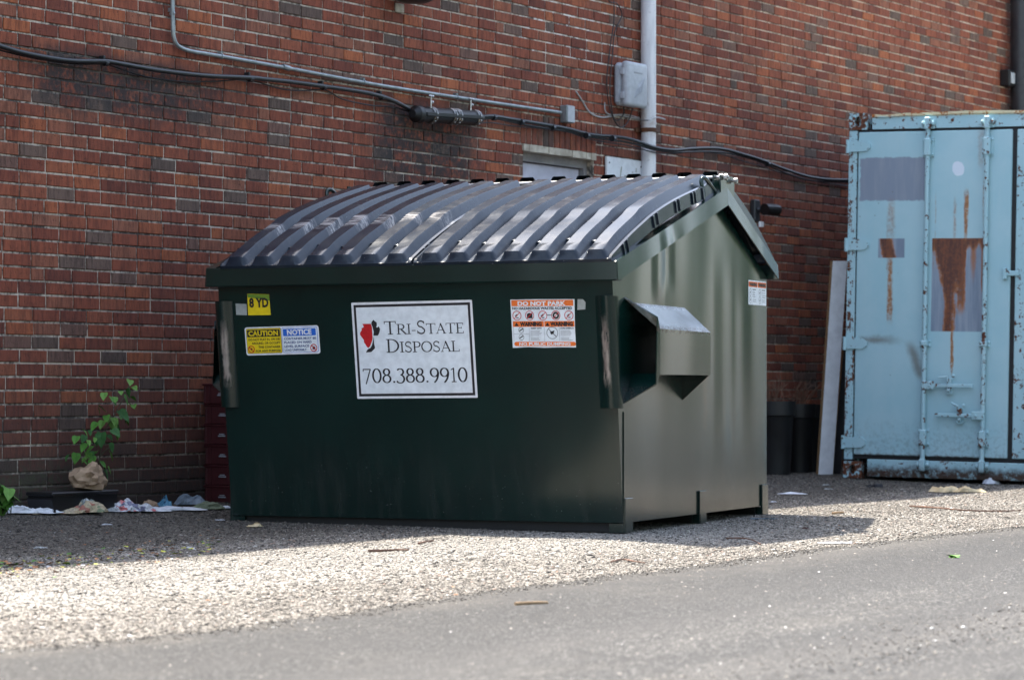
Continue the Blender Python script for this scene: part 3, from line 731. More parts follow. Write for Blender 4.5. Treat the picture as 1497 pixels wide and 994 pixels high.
# size sticker
P = Panel(); P.poly([(0, 0), (.124, 0), (.121, .1), (.002, .105)], 0); st = panel_obj('size_sticker', bn, M['yellow'], P, front_place(-.872, 1.024), front_rot(0))
P = Panel(); P.poly([(.004, .088), (.122, .070), (.121, .099), (.003, .1035)], 1); panel_obj('smear', st, M['yg'], P)
P = Panel(); P.text('8', .010, .036, .040, .042, 2, .012); P.text('YD', .046, .116, .040, .042, 2, .012); panel_obj('lettering', st, M['ink'], P)
P = Panel(); P.poly([(0, .003), (.06, 0), (.061, .055), (.0, .058)], 0); panel_obj('tape_patch', bn, M['tape'], P, front_place(-.938, 1.024), front_rot(0))
P = Panel(); P.poly([(0, 0), (.04, .002), (.043, .035), (.030, .049), (.004, .05)], 0); panel_obj('tape_patch', bn, M['tape'], P, front_place(.851, 1.031), front_rot(0))
# caution / notice plate
CW, CHt = .404, .137
P = Panel(); P.rrect(0, CW, 0, CHt, .012, 0); st = panel_obj('caution_notice_plate', bn, M['white2'], P, front_place(-.894, .829), front_rot(R(1.1)))
P = Panel(); P.mi = 1; P.rrect(.007, .199, .008, CHt-.006, .008, 1); P.mi = 0; P.rrect(.009, .197, .010, CHt-.008, .007, 2); P.mi = 1; P.rrect(.013, .193, .089, .124, .004, 3)
P.mi = 2; P.rrect(.203, .396, .008, CHt-.006, .008, 1); P.mi = 3; P.rrect(.205, .394, .010, CHt-.008, .007, 2); P.mi = 2; P.rrect(.210, .388, .089, .124, .004, 3)
panel_obj('colour_field', st, [M['yellow'], M['ink'], M['blue'], M['white']], P)
P = Panel(); P.text('CAUTION', .020, .183, .095, .023, 4, .012); P.mi = 1
for s, x0, x1, y in (('DO NOT PLAY IN, ON OR', .018, .191, .071), ('AROUND, OR OCCUPY', .035, .191, .053), ('THIS CONTAINER', .070, .191, .034), ('FOR ANY PURPOSE', .054, .191, .015)): P.text(s, x0, x1, y, .0105, 3, .008)
P.mi = 2; P.text('NOTICE', .232, .365, .095, .024, 4, .012); P.mi = 3
for s, x0, x1, y in (('CONTAINER MUST BE', .213, .387, .071), ('PLACED ON HARD', .213, .362, .053), ('LEVEL SURFACE', .213, .347, .034), ('LOAD UNIFORMLY', .213, .332, .016)): P.text(s, x0, x1, y, .0105, 3, .010)
panel_obj('lettering', st, [M['yellow'], M['ink'], M['white2'], M['navy']], P)
P = Panel(); P.ring(.031, .030, .018, .004, 4); P.line(.019, .041, .043, .018, .004, 4); P.ring(.371, .029, .019, .0045, 4); P.line(.358, .042, .384, .016, .0045, 4)
P.mi = 1; P.poly([(.024, .027), (.032, .024), (.037, .034), (.03, .037)], 3); P.poly([(.362, .022), (.378, .020), (.38, .034), (.368, .037)], 3); panel_obj('prohibition_sign', st, [M['red'], M['ink']], P)
# do-not-park sticker; crop coordinates -> metres
PW, PH = .318, .226
def pk(x, y): return ((x-92)/1013*PW, PH-(y-135)/790*PH)
P = Panel(); P.poly([(.0, .0), (.08, .004), (.16, .001), (.25, .003), (PW, .002), (PW-.001, .1), (PW+.002, PH), (.15, PH+.001), (-.002, PH)], 0)
st = panel_obj('warning_sticker', bn, M['white'], P, front_place(.518, .858), front_rot(R(-.3)))
P = Panel(); P.rect(*(pk(100, 0)[0], pk(1090, 0)[0], pk(0, 243)[1], pk(0, 145)[1]), 1)
for a, c in ((110, 608), (616, 1095)): P.rect(pk(a, 0)[0], pk(c, 0)[0], pk(0, 580)[1], pk(0, 488)[1], 1)
P.rrect(pk(120, 0)[0], pk(1105, 0)[0], pk(0, 895)[1], pk(0, 825)[1], .0095, 1); panel_obj('colour_field', st, M['orange'], P)
P = Panel(); P.text('DO NOT PARK', pk(200, 0)[0], pk(970, 0)[0], pk(0, 232)[1], .0185, 2, .014); P.text('NO PUBLIC DUMPING', pk(200, 0)[0], pk(1020, 0)[0], pk(0, 884)[1], .0135, 2, .01)
P.mi = 1; P.text('NO HAZARDOUS WASTES ACCEPTED', pk(112, 0)[0], pk(1070, 0)[0], pk(0, 298)[1], .0112, 2, .01)
for a, c in ((225, 575), (710, 1072)): P.text('WARNING', pk(a, 0)[0], pk(c, 0)[0], pk(0, 565)[1], .0175, 2, .02)
for a in (135, 630): P.cut(); P.poly([pk(a, 567), pk(a+70, 567), pk(a+35, 508)], 2)
P.text('KEEP OFF!', pk(398, 0)[0], pk(570, 0)[0], pk(0, 615)[1], .006, 2, .01); P.text('LOAD EVENLY!', pk(868, 0)[0], pk(1082, 0)[0], pk(0, 615)[1], .006, 2, .01)
panel_obj('lettering', st, [M['white2'], M['ink'], M['greyp']], P)
P = Panel()
for y in range(645, 800, 19):
    if y in (740,): continue
    P.line(*pk(390, y), *pk(random.randint(520, 585), y), .0016, 2); P.line(*pk(868, y), *pk(random.randint(990, 1085), y), .0016, 2)
for x in (118, 370, 612, 852): P.line(*pk(x, 585), *pk(x, 815), .0012, 2)
P.line(*pk(118, 695), *pk(370, 695), .0012, 2); panel_obj('fine_print', st, M['greyp'], P)['kind'] = 'stuff'
P = Panel()
for cx in (183, 387, 598, 806, 1014):
    c = pk(cx, 396); P.ring(c[0], c[1], .0225, .003, 3); P.line(c[0]-.015, c[1]-.015, c[0]+.015, c[1]+.015, .003, 3)
P.mi = 1
c = pk(387, 400); P.poly([(c[0]-.014, c[1]-.012), (c[0]+.014, c[1]-.012), (c[0]+.014, c[1]+.01), (c[0]-.002, c[1]+.014), (c[0]-.014, c[1]+.008)], 2)
c = pk(806, 396); P.ring(c[0], c[1], .0165, .009, 2)
for cx in (183, 598, 1014):
    c = pk(cx, 396); P.line(c[0]-.010, c[1]-.003, c[0]+.003, c[1]+.006, .004, 2); P.line(c[0]-.004, c[1]-.010, c[0]+.008, c[1]-.010, .004, 2)
P.line(*pk(655, 390), *pk(735, 390), .003, 3)
c = pk(738, 680); P.ring(c[0], c[1], .0285, .0022, 2); P.line(c[0]-.018, c[1]+.018, c[0]+.02, c[1]-.018, .003, 2); P.poly([(c[0]-.012, c[1]+.004), (c[0]+.012, c[1]+.012), (c[0]+.006, c[1]-.004), (c[0]-.006, c[1]-.008)], 2)
for cy in (633, 750): c = pk(240, cy); P.ring(c[0], c[1], .0135, .0016, 2); P.line(c[0]-.009, c[1]-.004, c[0]+.009, c[1]+.006, .005, 2)
panel_obj('prohibition_sign', st, [M['red'], M['ink']], P)
# warning sticker on the side
P = Panel(); P.rrect(0, .30, 0, .128, .006, 0)
SROT = (R(90), 0, R(90))
st = panel_obj('warning_sticker', bn, M['white'], P, (1.0315, 1.828, 1.108), SROT); tag(st, label='small white and orange warning sticker on the side')
P = Panel(); P.rect(.004, .146, .093, .121, 1); panel_obj('colour_field', st, M['orange'], P); P = Panel(); P.rect(.154, .296, .093, .121, 1); panel_obj('colour_field', st, M['orange'], P); P = Panel()
P.text('WARNING', .016, .136, .099, .015, 2, .02); P.text('WARNING', .166, .286, .099, .015, 2, .02)
panel_obj('lettering', st, M['ink'], P); P = Panel()
for x in (.066, .226):
    for y in (.08, .066, .054, .043, .028, .018): P.line(x, y, x+random.uniform(.045, .066), y, .004 if y > .07 else .0022, 1)
for x in (.032, .19):
    for y in (.066, .026): P.ring(x, y, .019, .002, 1); P.poly([(x-.009, y-.008), (x+.004, y-.004), (x+.009, y+.008), (x-.002, y+.002)], 1)
o = panel_obj('fine_print', st, M['ink'], P)
P = Panel(); P.poly([(0, 0), (.04, .0), (.045, .075), (.0, .075)], 0); panel_obj('tape_patch', bn, M['tape'], P, (1.0313, 2.09, 1.165), SROT)

# ------------------------------------------------------------------ fittings on the wall
M['conduit'] = simple('galvanised_conduit', (.34, .38, .39), (.24, .27, .28), 20, .38, .55)
M['cable'] = simple('black_cable', (.010, .011, .013), (.018, .020, .024), 12, .38)
M['pvc'] = simple('white_pipe', (.66, .56, .57), (.46, .45, .45), 4, .42)
M['greybox'] = simple('grey_plastic', (.42, .44, .47), (.36, .38, .41), 6, .5)
M['dark_metal'] = simple('dark_metal', (.018, .02, .024), (.03, .032, .036), 20, .45)
M['black_plastic'] = simple('black_plastic', (.0035, .0037, .0045), (.006, .0063, .0075), 9, .48)
def wpath(pts, off, s0=0.0, z0=0.0, n=6):
    out = []
    for i, q in enumerate(pts):
        o = off if not isinstance(off, (list, tuple)) else off[i]
        s, y, z = wall_at(q[0], q[1], o); out.append((s-s0, y, z-z0))
    return smooth_path(out, n)
def strap(parent, px, py, off, r, mat, name='strap'):
    s, y, z = wall_at(px, py, off); f = MB()
    f.tube([(s+(-.006), y, z), (s+.006, y, z)], r*1.35, 10); f.bbox(s-.008, s+.008, -.0085, y, z+r*.9, z+r*1.3+.012, .002)
    f.build(name, mat, parent)
# conduit
cd = wall_thing('conduit', 'thin grey metal conduit running down the wall and then level to a small box', 'conduit')
f = MB(); f.tube(wpath([(252, -160), (252, -40), (252.5, 30), (253.5, 52), (258, 65), (268, 72), (285, 76.5), (310, 80.5), (420, 100), (560, 126), (700, 147.5), (820, 165)], .03, n=5), .0112, 10); f.build('pipe', M['conduit'], cd, smooth=60)
for px, py in ((252, 20), (324, 83), (532, 121), (668, 143)): strap(cd, px, py, .03, .0112, M['conduit'])
s, y, z = wall_at(418, 99.5, .03); f = MB(); f.tube([(s-.03, y, z+.004), (s+.03, y, z-.001)], .016, 10); f.build('coupling', M['conduit'], cd)
s, y, z = wall_at(827, 167, .03); f = MB(); f.bbox(s-.035, s+.06, -.062, -.007, z-.058, z+.055, .005); f.build('junction_box', M['conduit'], cd)
f = MB(); f.bbox(s-.032, s+.057, -.066, -.0625, z-.054, z+.051, .003); f.build('cover_plate', M['greybox'], cd)
# cables left of the splice case
cb = wall_thing('cable', 'thick black telecom cable sagging along the brick wall left of the splice case', 'cable')
main = [(-60, 50), (0, 68), (40, 79), (100, 89), (150, 90), (165, 91.5), (230, 103), (300, 111), (366, 114), (385, 116), (420, 119.5), (480, 127.5), (530, 135), (556, 141), (580, 150), (606, 165)]
f = MB(); f.tube(wpath(main, .045), .0128, 10); f.build('main_cable', M['cable'], cb, smooth=60)
f = MB(); f.tube(wpath([(-60, 56), (0, 74), (60, 87.5), (110, 94), (152, 94), (170, 99), (210, 112), (260, 119), (310, 119.5), (355, 116.5), (375, 120), (410, 130), (440, 133), (475, 132), (500, 145), (540, 154), (575, 157), (604, 166)], .03), .0042, 6); f.build('thin_cable', M['cable'], cb)
for px, py in ((154, 91.5), (366, 115), (473, 127.5), (558, 142)):
    s, y, z = wall_at(px, py, .04); f = MB(); f.tube([(s-.012, y, z-.002), (s+.012, y, z-.002)], .0185, 10); f.bbox(s-.012, s+.004, -.04, -.005, z+.012, z+.034, .003); f.build('cable_tie', M['cable'], cb)
# splice case
sc_ = wall_thing('splice_case', 'black cylindrical cable splice case with steel clamps hanging on the brick wall', 'splice case')
a = Vector(wall_at(606, 167, .085)); e = Vector(wall_at(703, 173, .085)); ax = (e-a).normalized(); L = (e-a).length
MX = Matrix.Translation(a) @ ax.to_track_quat('Z', 'Y').to_matrix().to_4x4()
f = MB(); f.lathe([(.024, -.02), (.040, .0), (.050, .01), (.052, .05), (.044, .06), (.044, L*.94), (.038, L*.965), (.028, L)], 20, MX); f.build('case', M['black_plastic'], sc_, smooth=40)
f = MB(); f.bbox(-.054, -.040, -.012, .012, .06, L*.92, .003, MX); f.build('seam_flange', M['black_plastic'], sc_)
for t in (.235, .53, .605, .90):
    f = MB()
    for dt in (-.012, .012):
        pts = [MX@Vector((.0465*math.cos(q), .0465*math.sin(q), L*t+dt)) for q in np.linspace(0, 2*math.pi, 21)]; f.tube(pts, .0035, 5, caps=False)
    for q in np.linspace(2.5, 4.6, 5):
        p = MX@Vector((.049*math.cos(q), .049*math.sin(q), L*t)); f.blob(p, .009, .009, .006, 6, 4)
    f.build('clamp', M['steel'], sc_)
for t in (.20, .80):
    p = MX@Vector((0, 0, L*t)); f = MB(); f.tube([p+Vector((0, -.02, .040)), p+Vector((0, -.02, .115))], .005, 6)
    for dz, dx in ((.075, .012), (.11, .014), (.11, -.012)): f.blob(p+Vector((dx, -.022, dz)), .010, .010, .010, 6, 4)
    f.build('hanger_bolt', M['steel'], sc_)

# cables right of the splice case
cr = wall_thing('cable', 'bundle of black cables running right from the splice case across the white pipe', 'cable')
right = [(700, 172), (720, 170), (745, 174), (770, 178), (800, 183), (830, 188.5), (850, 194), (870, 198), (895, 200), (915, 202.5), (935, 208), (958, 216), (985, 219.5), (1010, 217.5), (1040, 216.5), (1062, 219), (1085, 225.5), (1110, 233), (1135, 243), (1160, 252), (1185, 259), (1212, 262.5), (1240, 263), (1275, 262), (1310, 266)]
of = [.075]*2+[.05]*5+[.06, .08, .11, .135, .14, .14, .11, .07]+[.05]*10
f = MB(); f.tube(wpath(right, of), .0115, 10); f.build('main_cable', M['cable'], cr, smooth=60)
r2 = [(q[0], q[1]+4.2+1.2*math.sin(q[0]*.05)) for q in right]; f = MB(); f.tube(wpath(r2, [o-.008 for o in of]), .0075, 8); f.build('second_cable', M['cable'], cr, smooth=60)
r3 = [(q[0], q[1]+7.5+2.6*math.sin(q[0]*.035+1)) for q in right]; f = MB(); f.tube(wpath(r3, [o-.012 for o in of]), .004, 6); f.build('thin_cable', M['cable'], cr)
for px, py, o in ((722, 172, .07), (762, 179, .05), (808, 187, .05), (858, 199, .08), (896, 203, .11), (1016, 219, .06), (1122, 240, .05)):
    s, y, z = wall_at(px, py, o); f = MB(); f.tube([(s-.013, y, z), (s+.013, y, z)], .021, 10); f.build('cable_tie', M['cable'], cr)
# downspout
pp = wall_thing('downspout', 'white round downspout pipe with a rusty strap beside the grey box', 'downspout', wall_at(948, 190, .066)[0])
off = .066
def m_pvc():
    g = G('painted_downspout'); v = g.coord('Object'); x, y, z = g.xyz(v); n = g.noise(g.scale(v, (12, 12, 2)), 1.2, 4, .65); n2 = g.noise(v, 30, 3)
    col = g.mix(n.ss(.4, .65), (.70, .70, .71), (.56, .56, .58)); r = ((z-2.43).abs()+(n-.5)*.18).ss(.13, .0)
    col = g.mix(r*n2.ss(.4, .65)*.55, col, (.30, .16, .09)); col = g.mix(n2.ss(.6, .75)*.3, col, (.2, .19, .18))
    return g.out(col, .42)
f = MB(); f.lathe([(.0505, .0), (.0505, 2.46)], 28, Matrix.Translation((0, -off, 0)), False); f.lathe([(.0545, 2.46), (.0545, 2.475)], 28, Matrix.Translation((0, -off, 0))); f.lathe([(.0515, 2.475), (.0515, 4.5)], 28, Matrix.Translation((0, -off, 0)), False)
f.build('pipe', m_pvc(), pp, smooth=50)
f = MB(); f.lathe([(.0545, 2.405), (.057, 2.407), (.057, 2.432), (.0545, 2.434)], 28, Matrix.Translation((0, -off, 0))); f.bbox(-.09, -.04, -.02, -.006, 2.405, 2.434, .002); f.bbox(.04, .095, -.02, -.006, 2.405, 2.434, .002); f.build('strap', M['rust'], pp, smooth=40)
f = MB(); f.bbox(.055, .09, -.07, -.0075, 2.52, 2.535, .003); f.build('faucet_stub', M['steel'], pp)
# grey telephone box
nb = wall_thing('telephone_box', 'grey plastic telephone box with rounded lid mounted on the brick beside the white pipe', 'utility box', 6.02, 2.56)
f = MB(); f.bbox(-.06, .205, -.075, -.0075, .0, .285, .022); f.build('back_box', M['greybox'], nb, smooth=30)
f = MB()
bm = bmesh.new(); bmesh.ops.create_cube(bm, size=1)
for q in bm.verts: q.co = Vector((.0725+q.co.x*.275, -.1+q.co.y*.055, .1425+q.co.z*.30))
bmesh.ops.bevel(bm, geom=bm.edges[:], offset=.026, segments=3, affect='EDGES', profile=.6); f.bm(bm); f.build('lid', M['greybox'], nb, smooth=50)
f = MB()
for k in range(5): f.tube([(.03+k*.022, -.1285, .05+k*.012), (.06+k*.022, -.1295, .11+k*.014), (.09+k*.02, -.1285, .15+k*.012)], .0045, 6)
f.build('moulded_ribs', M['greybox'], nb)
f = MB(); f.bbox(.02, .13, -.1292, -.1265, .215, .226, .001); f.build('nameplate', M['greyp'], nb)
for z0 in (.04, .2): f = MB(); f.bbox(-.072, -.055, -.1, -.07, z0, z0+.045, .003); f.build('latch', M['greybox'], nb)
# drop wires
M['grey_wire'] = simple('grey_wire', (.42, .42, .42), (.34, .34, .34), 20, .5)
dw = wall_thing('drop_wire', 'pair of thin black drop wires looping down from above into the grey box', 'wire')
for pts in ([(898, -40), (897.5, 0), (897.5, 29), (891.7, 73), (887, 117), (890, 152), (897.5, 175), (907.8, 186.7), (918, 178), (923.8, 162), (924, 155)], [(880, -40), (889, 0), (902, 6), (909, 23), (899, 47), (894.6, 87.5), (891.7, 131), (896, 169), (903, 176.5), (910.7, 169), (912, 162), (912, 154)]):
    f = MB(); f.tube(wpath(pts, .03), .0042, 6); f.build('wire', M['cable'], dw)
gw = wall_thing('drop_wire', 'loose pale grey wire strung level below the telephone box to the downspout', 'wire')
f = MB(); f.tube(wpath([(842, 134), (852, 149), (862.5, 165), (880, 172), (903, 169), (921, 172), (935, 175), (948, 176), (960, 172), (972, 175)], [.012]*7+[.125, .1, .02]), .0055, 6); f.build('wire', M['grey_wire'], gw)
f = MB(); f.tube(wpath([(884, 150), (885, 163), (893, 168), (915, 168), (935, 173)], .02), .004, 6); f.build('wire', M['grey_wire'], gw)
# white name sign
sgn = wall_thing('name_sign', 'white wall sign with thin script lettering above the dumpster lids beside the pipe', 'sign', 5.85, 1.66)
SWD, SHT = .485, .55
M['sign_white'] = simple('sign_face', (.62, .65, .68), (.68, .70, .72), 4, .4)
f = MB(); f.bbox(0, SWD, -.030, -.012, 0, SHT, .003); f.build('board', M['sign_white'], sgn)
f = MB(); f.box(.08, .11, -.0115, 0.008, .08, .47); f.box(.38, .41, -.0115, 0.008, .08, .47); f.build('batten', M['frame_grey'], sgn)
P = Panel(); lw = .0105; Hh = .125
def lt(pts): P.stroke([(.155+x*.068, .375+y*Hh) for x, y in smooth_xy(pts)], lw, 1)
def smooth_xy(p): return [(q.x, q.y) for q in smooth_path([Vector((a, b_, 0)) for a, b_ in p], 4)]
for pts in ([(.55, .95), (.35, .6), (.15, .1), (.2, .0), (.6, .02), (.9, .1)], [(1.25, .5), (1.0, .35), (.95, .1), (1.15, .0), (1.4, .25), (1.3, .5)], [(1.65, .5), (1.6, .1), (1.8, .02), (2.05, .25), (2.15, .5), (2.1, .1), (2.25, .02)],
            [(2.55, .5), (2.5, .1), (2.6, .02)], [(2.85, .25), (3.1, .35), (3.05, .52), (2.85, .35), (2.85, .08), (3.1, .0), (3.3, .15)], [(3.45, .98), (3.4, .75)], [(3.95, .5), (3.65, .45), (3.85, .25), (3.8, .02), (3.5, .05)]): P.cut(); lt(pts)
P.cut(); P.rect(2.62*.068+.155, 2.76*.068+.155, .375+.68*Hh, .375+.76*Hh, 1)
M['script'] = simple('faded_script', (.20, .21, .15), (.25, .26, .19), 20, .5)
panel_obj('lettering', sgn, M['script'], P, (0, -.0308, 0), (R(90), 0, 0))
f = MB(); f.blob(Vector((.03, -.031, .51)), .006, .004, .006); f.blob(Vector((.455, -.031, .51)), .006, .004, .006); f.build('screw', M['dark_metal'], sgn)
# small black flood lamp beside the dumpster peak
fl = wall_thing('flood_lamp', 'small black lamp on a bracket on the brick wall right of the dumpster peak', 'lamp', 8.0, 1.96)
f = MB(); f.bbox(-.045, .045, -.05, -.0075, -.075, .085, .008); f.build('back_plate', M['dark_metal'], fl)
f = MB(); f.tube([(0, -.05, .01), (.02, -.11, .015)], .022, 10); f.build('arm', M['dark_metal'], fl)
f = MB(); f.tube([(-.03, -.12, .01), (.03, -.13, .012), (.05, -.135, .012), (.12, -.15, .01)], .042, 14); f.build('lamp_head', M['black_plastic'], fl)
f = MB(); f.bbox(.0, .05, -.075, -.055, -.115, -.075, .003); f.build('tag', M['white2'], fl)
# wall lamp whose underside shows at the top edge
wl_ = wall_thing('wall_lamp', 'dark dome wall lamp cut off by the top of the picture above the conduit', 'lamp', 3.39, 2.965)
f = MB(); f.lathe([(.02, -.035), (.08, -.028), (.135, .0), (.15, .05), (.12, .12), (.05, .16)], 20, Matrix.Translation((0, -.15, 0))); f.build('shade', M['dark_metal'], wl_, smooth=50)
f = MB(); f.tube([(0, -.008, .06), (0, -.05, .06)], .03, 10); f.build('bracket', M['dark_metal'], wl_)
f = MB(); f.bbox(.0, .085, -.02, -.008, -.075, -.02, .004); f.build('conduit_cap', M['old_cream'], wl_)
# black downspout and lamp at the far end
bp = wall_thing('downspout', 'black round downspout at the far right end of the brick wall above the container', 'downspout', wall_at(1493, 60, .12)[0])
f = MB(); f.lathe([(.095, 0.0), (.095, 4.5)], 24, Matrix.Translation((.0, -.12, 0)), False); f.build('pipe', M['dark_metal'], bp, smooth=50)
f = MB(); f.lathe([(.102, 3.33), (.102, 3.37)], 24, Matrix.Translation((0, -.12, 0))); f.bbox(-.03, .03, -.05, -.0075, 3.33, 3.37, .002); f.build('strap', M['dark_metal'], bp)
fl2 = wall_thing('flood_lamp', 'small square flood lamp beside the black downspout above the container', 'lamp', wall_at(1474, 118, .06)[0], 3.37)
f = MB(); f.bbox(-.07, .06, -.10, -.0075, -.07, .075, .01); f.build('housing', M['black_plastic'], fl2)
f = MB(); f.bbox(-.045, .04, -.108, -.1005, -.045, .05, .003); f.build('lens', M['greybox'], fl2)

# ------------------------------------------------------------------ the shipping container
CW_, CHH, CL_ = 2.44, 2.58, 5.9
def m_cont(face=False, rusty=False):
    g = G('container_paint'+('_face' if face else '')+('_rusty' if rusty is True else ('_worn' if rusty else ''))); v = g.coord('Object'); x, y, z = g.xyz(v)
    n = g.noise(v, 3, 4, .6); st = g.noise(g.scale(v, (26, 26, 2.2)), 1, 4, .65); f = g.noise(v, 34, 4, .7); e = g.noise(v, 12, 5, .75)
    col = g.mix(n.ss(.35, .65), (.315, .515, .57), (.36, .545, .595)); col = g.mix(st.ss(.5, .8)*.3, col, (.41, .56, .575))
    rust = g.mix(f.ss(.35, .65), (.17, .050, .012), (.075, .022, .009))
    metal = g.mix(st.ss(.3, .7), (.16, .21, .28), (.26, .31, .37))
    def box(x0, x1, z0, z1, s=.004, w=.0):
        xx = x+(e-.5)*w; zz = z+(e-.5)*w
        return xx.ss(x0-s, x0+s)*xx.ss(x1+s, x1-s)*zz.ss(z0-s, z0+s)*zz.ss(z1+s, z1-s)
    rough = .45
    if face:
        pt = box(.055, .535, 1.965, 2.268, .006, .05)
        col = g.mix(pt, col, g.mix(st.ss(.4, .7), (.20, .245, .31), (.24, .28, .335)))
        m1 = box(.195, .388, 1.562, 1.698, .004, .0); m2 = box(.588, .972, 1.046, 1.697, .004, .0)
        col = g.mix((m1+m2).min(1), col, metal)
        def streak(cx, w, z0, z1, hard=.5):
            d = ((x+(st-.5)*.05-cx).abs()+(e-.5)*w*1.3).ss(w, w*.25); return d*z.ss(z0-.12, z0+.05)*z.ss(z1+.1, z1-.06)*hard
        # rust out of the bare patches and running down below and above them
        ln = g.noise(g.scale(v, (38, 38, 3.0)), 1, 5, .7)
        wd = ((z-1.30).max(0)*.24).min(.095)+.030
        core = (((x-.715)+(e-.5)*.06+(ln-.5)*.07).abs()-wd).ss(.035, -.03)*z.ss(1.0, 1.06)
        r2 = ((x-.80+(ln-.5)*.05).abs()+(e-.5)*.04).ss(.045, .01)*z.ss(1.08, 1.3)*.75+((x-.885+(ln-.5)*.04).abs()+(e-.5)*.05).ss(.04, .0)*z.ss(1.2, 1.6)*.5+((x-.955+(ln-.5)*.02).abs()).ss(.022, .0)*z.ss(1.25, 1.4)*.8
        topb = (z+(ln-.5)*.16+(e-.5)*.06).ss(1.60, 1.69)*.85
        small = ((x-.262+(z-1.63)*.25).abs()+(e-.5)*.05+(ln-.5)*.03).ss(.068, .025)*x.ss(.20, .215)
        rr = (core+r2+topb).min(1)*m2+small*m1
        rcol = g.mix(rr.ss(.35, .95), (.32, .115, .028), g.mix((f*.5+ln*.5).ss(.40, .60), (.165, .045, .011), (.075, .019, .007)))
        gap = (ln*.6+f*.4).ss(.50, .62); col = g.mix(rr.ss(.12, .6)*(1.0-gap*.4*rr.ss(1.0, .5))*.97, col, rcol)
        halo = (streak(.285, .032, 1.16, 1.55, .85)+streak(.285, .05, 1.70, 1.95, .45)+streak(.745, .018, .80, 1.05, 1.0)+streak(.83, .022, 1.72, 2.0, .95)+streak(.75, .02, 1.72, 1.95, .5)+streak(.605, .012, 1.5, 2.0, .4)+streak(.955, .012, 1.5, 2.1, .5)+streak(.93, .05, 2.22, 2.46, .35)).min(1)
        col = g.mix((halo*(e*.5+f*.5).ss(.28, .58)).ss(.03, .8)*.95, col, g.mix(f.ss(.4, .7), (.34, .15, .04), (.22, .075, .018)))
        wb = ((x-.767)*(x-.767)*1.0+(z-2.186)*(z-2.186)*.8+(n-.5)*.003+(e-.5)*.0022).ss(.0026, .0020); col = g.mix(wb, col, (.62, .70, .78))
        sm = (((z-.98).abs()+(e-.5)*.07).ss(.045, .0)*x.ss(.04, .1)*x.ss(.42, .2)+((x-.46-(z-.9)*-.35).abs()+(e-.5)*.05).ss(.06, .0)*z.ss(.68, .75)*z.ss(1.0, .9)).min(1)
        col = g.mix(sm*.7, col, (.13, .105, .075))
        lowd = (z+(e-.5)*.25).ss(.5, .15); col = g.mix(lowd*f.ss(.45, .65)*.35, col, (.10, .09, .075))
        edge = (z+(e-.5)*.05).ss(.185, .16); col = g.mix(edge*f.ss(.35, .55)*.8, col, rust)
        sp = g.voro(v, 11).ss(.06, .035)*f.ss(.5, .6); col = g.mix(sp*.8, col, rust)
    else:
        ch = (e*.55+f*.45).ss(.55, .575) if not rusty else ((e*.5+f*.5).ss(.46, .49) if rusty is True else (e*.35+f*.35+g.noise(g.scale(v, (3, 3, .35)), 9, 4, .7)*.3).ss(.515, .54))
        col = g.mix(ch, col, rust); rough = .45+ch*.4
        if not rusty:
            lo = (z+(e-.5)*.16).ss(.11, .05); col = g.mix(lo*(f*.5+e*.5).ss(.35, .5), col, (.05, .028, .018))
            tp = (z+(e-.5)*.03).ss(2.552, 2.566); cream_glare = g.mix((e*.5+f*.5).ss(.50, .56), (.62, .56, .36), (.36, .12, .03)); col = g.mix(tp, col, cream_glare)  # rusty top edge, its sun glare painted in as cream
    return g.out(col, rough, 0, g.bump(n*.7+f*.06, .25, .012))
M['cont'] = m_cont(); M['cface'] = m_cont(face=True); M['crust'] = m_cont(rusty=True); M['cpost'] = m_cont(rusty='half')
M['gasket'] = simple('gasket', (.008, .009, .01), (.014, .015, .016), 20, .7)
ct = thing('shipping_container', 'pale blue steel shipping container with locking rods and rust streaks', 'shipping container', CON_O, CON_ROT)
ct.rotation_euler = CON_M.to_euler()
def cpart(name, f, mat='cont', smooth=None): return f.build(name, M[mat], ct, smooth=smooth)
f = MB()                                                # corrugated side walls and roof
for x0, sgn_ in ((.03, 1), (CW_-.03, -1)):
    pts = []; y = .14
    while y < CL_-.2:
        for dy, dx in ((0, 0), (.07, 0), (.14, .034), (.21, .034)): pts.append((x0+sgn_*dx, min(y+dy, CL_-.1)))
        y += .28
    n = len(pts); f.add([(x, y, z) for z in (.16, 2.46) for x, y in pts], [(i, i+1, n+i+1, n+i) for i in range(n-1)])
cpart('side_wall', f)
f = MB(); f.box(.02, CW_-.02, .10, CL_-.02, 2.52, 2.56); cpart('roof', f)
f = MB(); f.box(.05, CW_-.05, CL_-.06, CL_-.02, .16, 2.5); cpart('end_wall', f)
f = MB(); f.box(.06, CW_-.06, .14, CL_-.1, .12, .155); cpart('floor_pan', f, 'gasket')
for x0 in (-.03, CW_-.04):
    f = MB(); f.bbox(x0, x0+.07, .143, CL_-.12, 2.46, 2.575, .006); cpart('top_rail', f)
    f = MB(); f.bbox(x0, x0+.07, .13, CL_-.12, .02, .16, .006); cpart('bottom_rail', f)
for x0, w in ((-.035, .062), (CW_-.032, .062)):
    f = MB(); f.bbox(x0, x0+w, .0, .14, .13, 2.465, .004); cpart('corner_post', f, 'cpost')
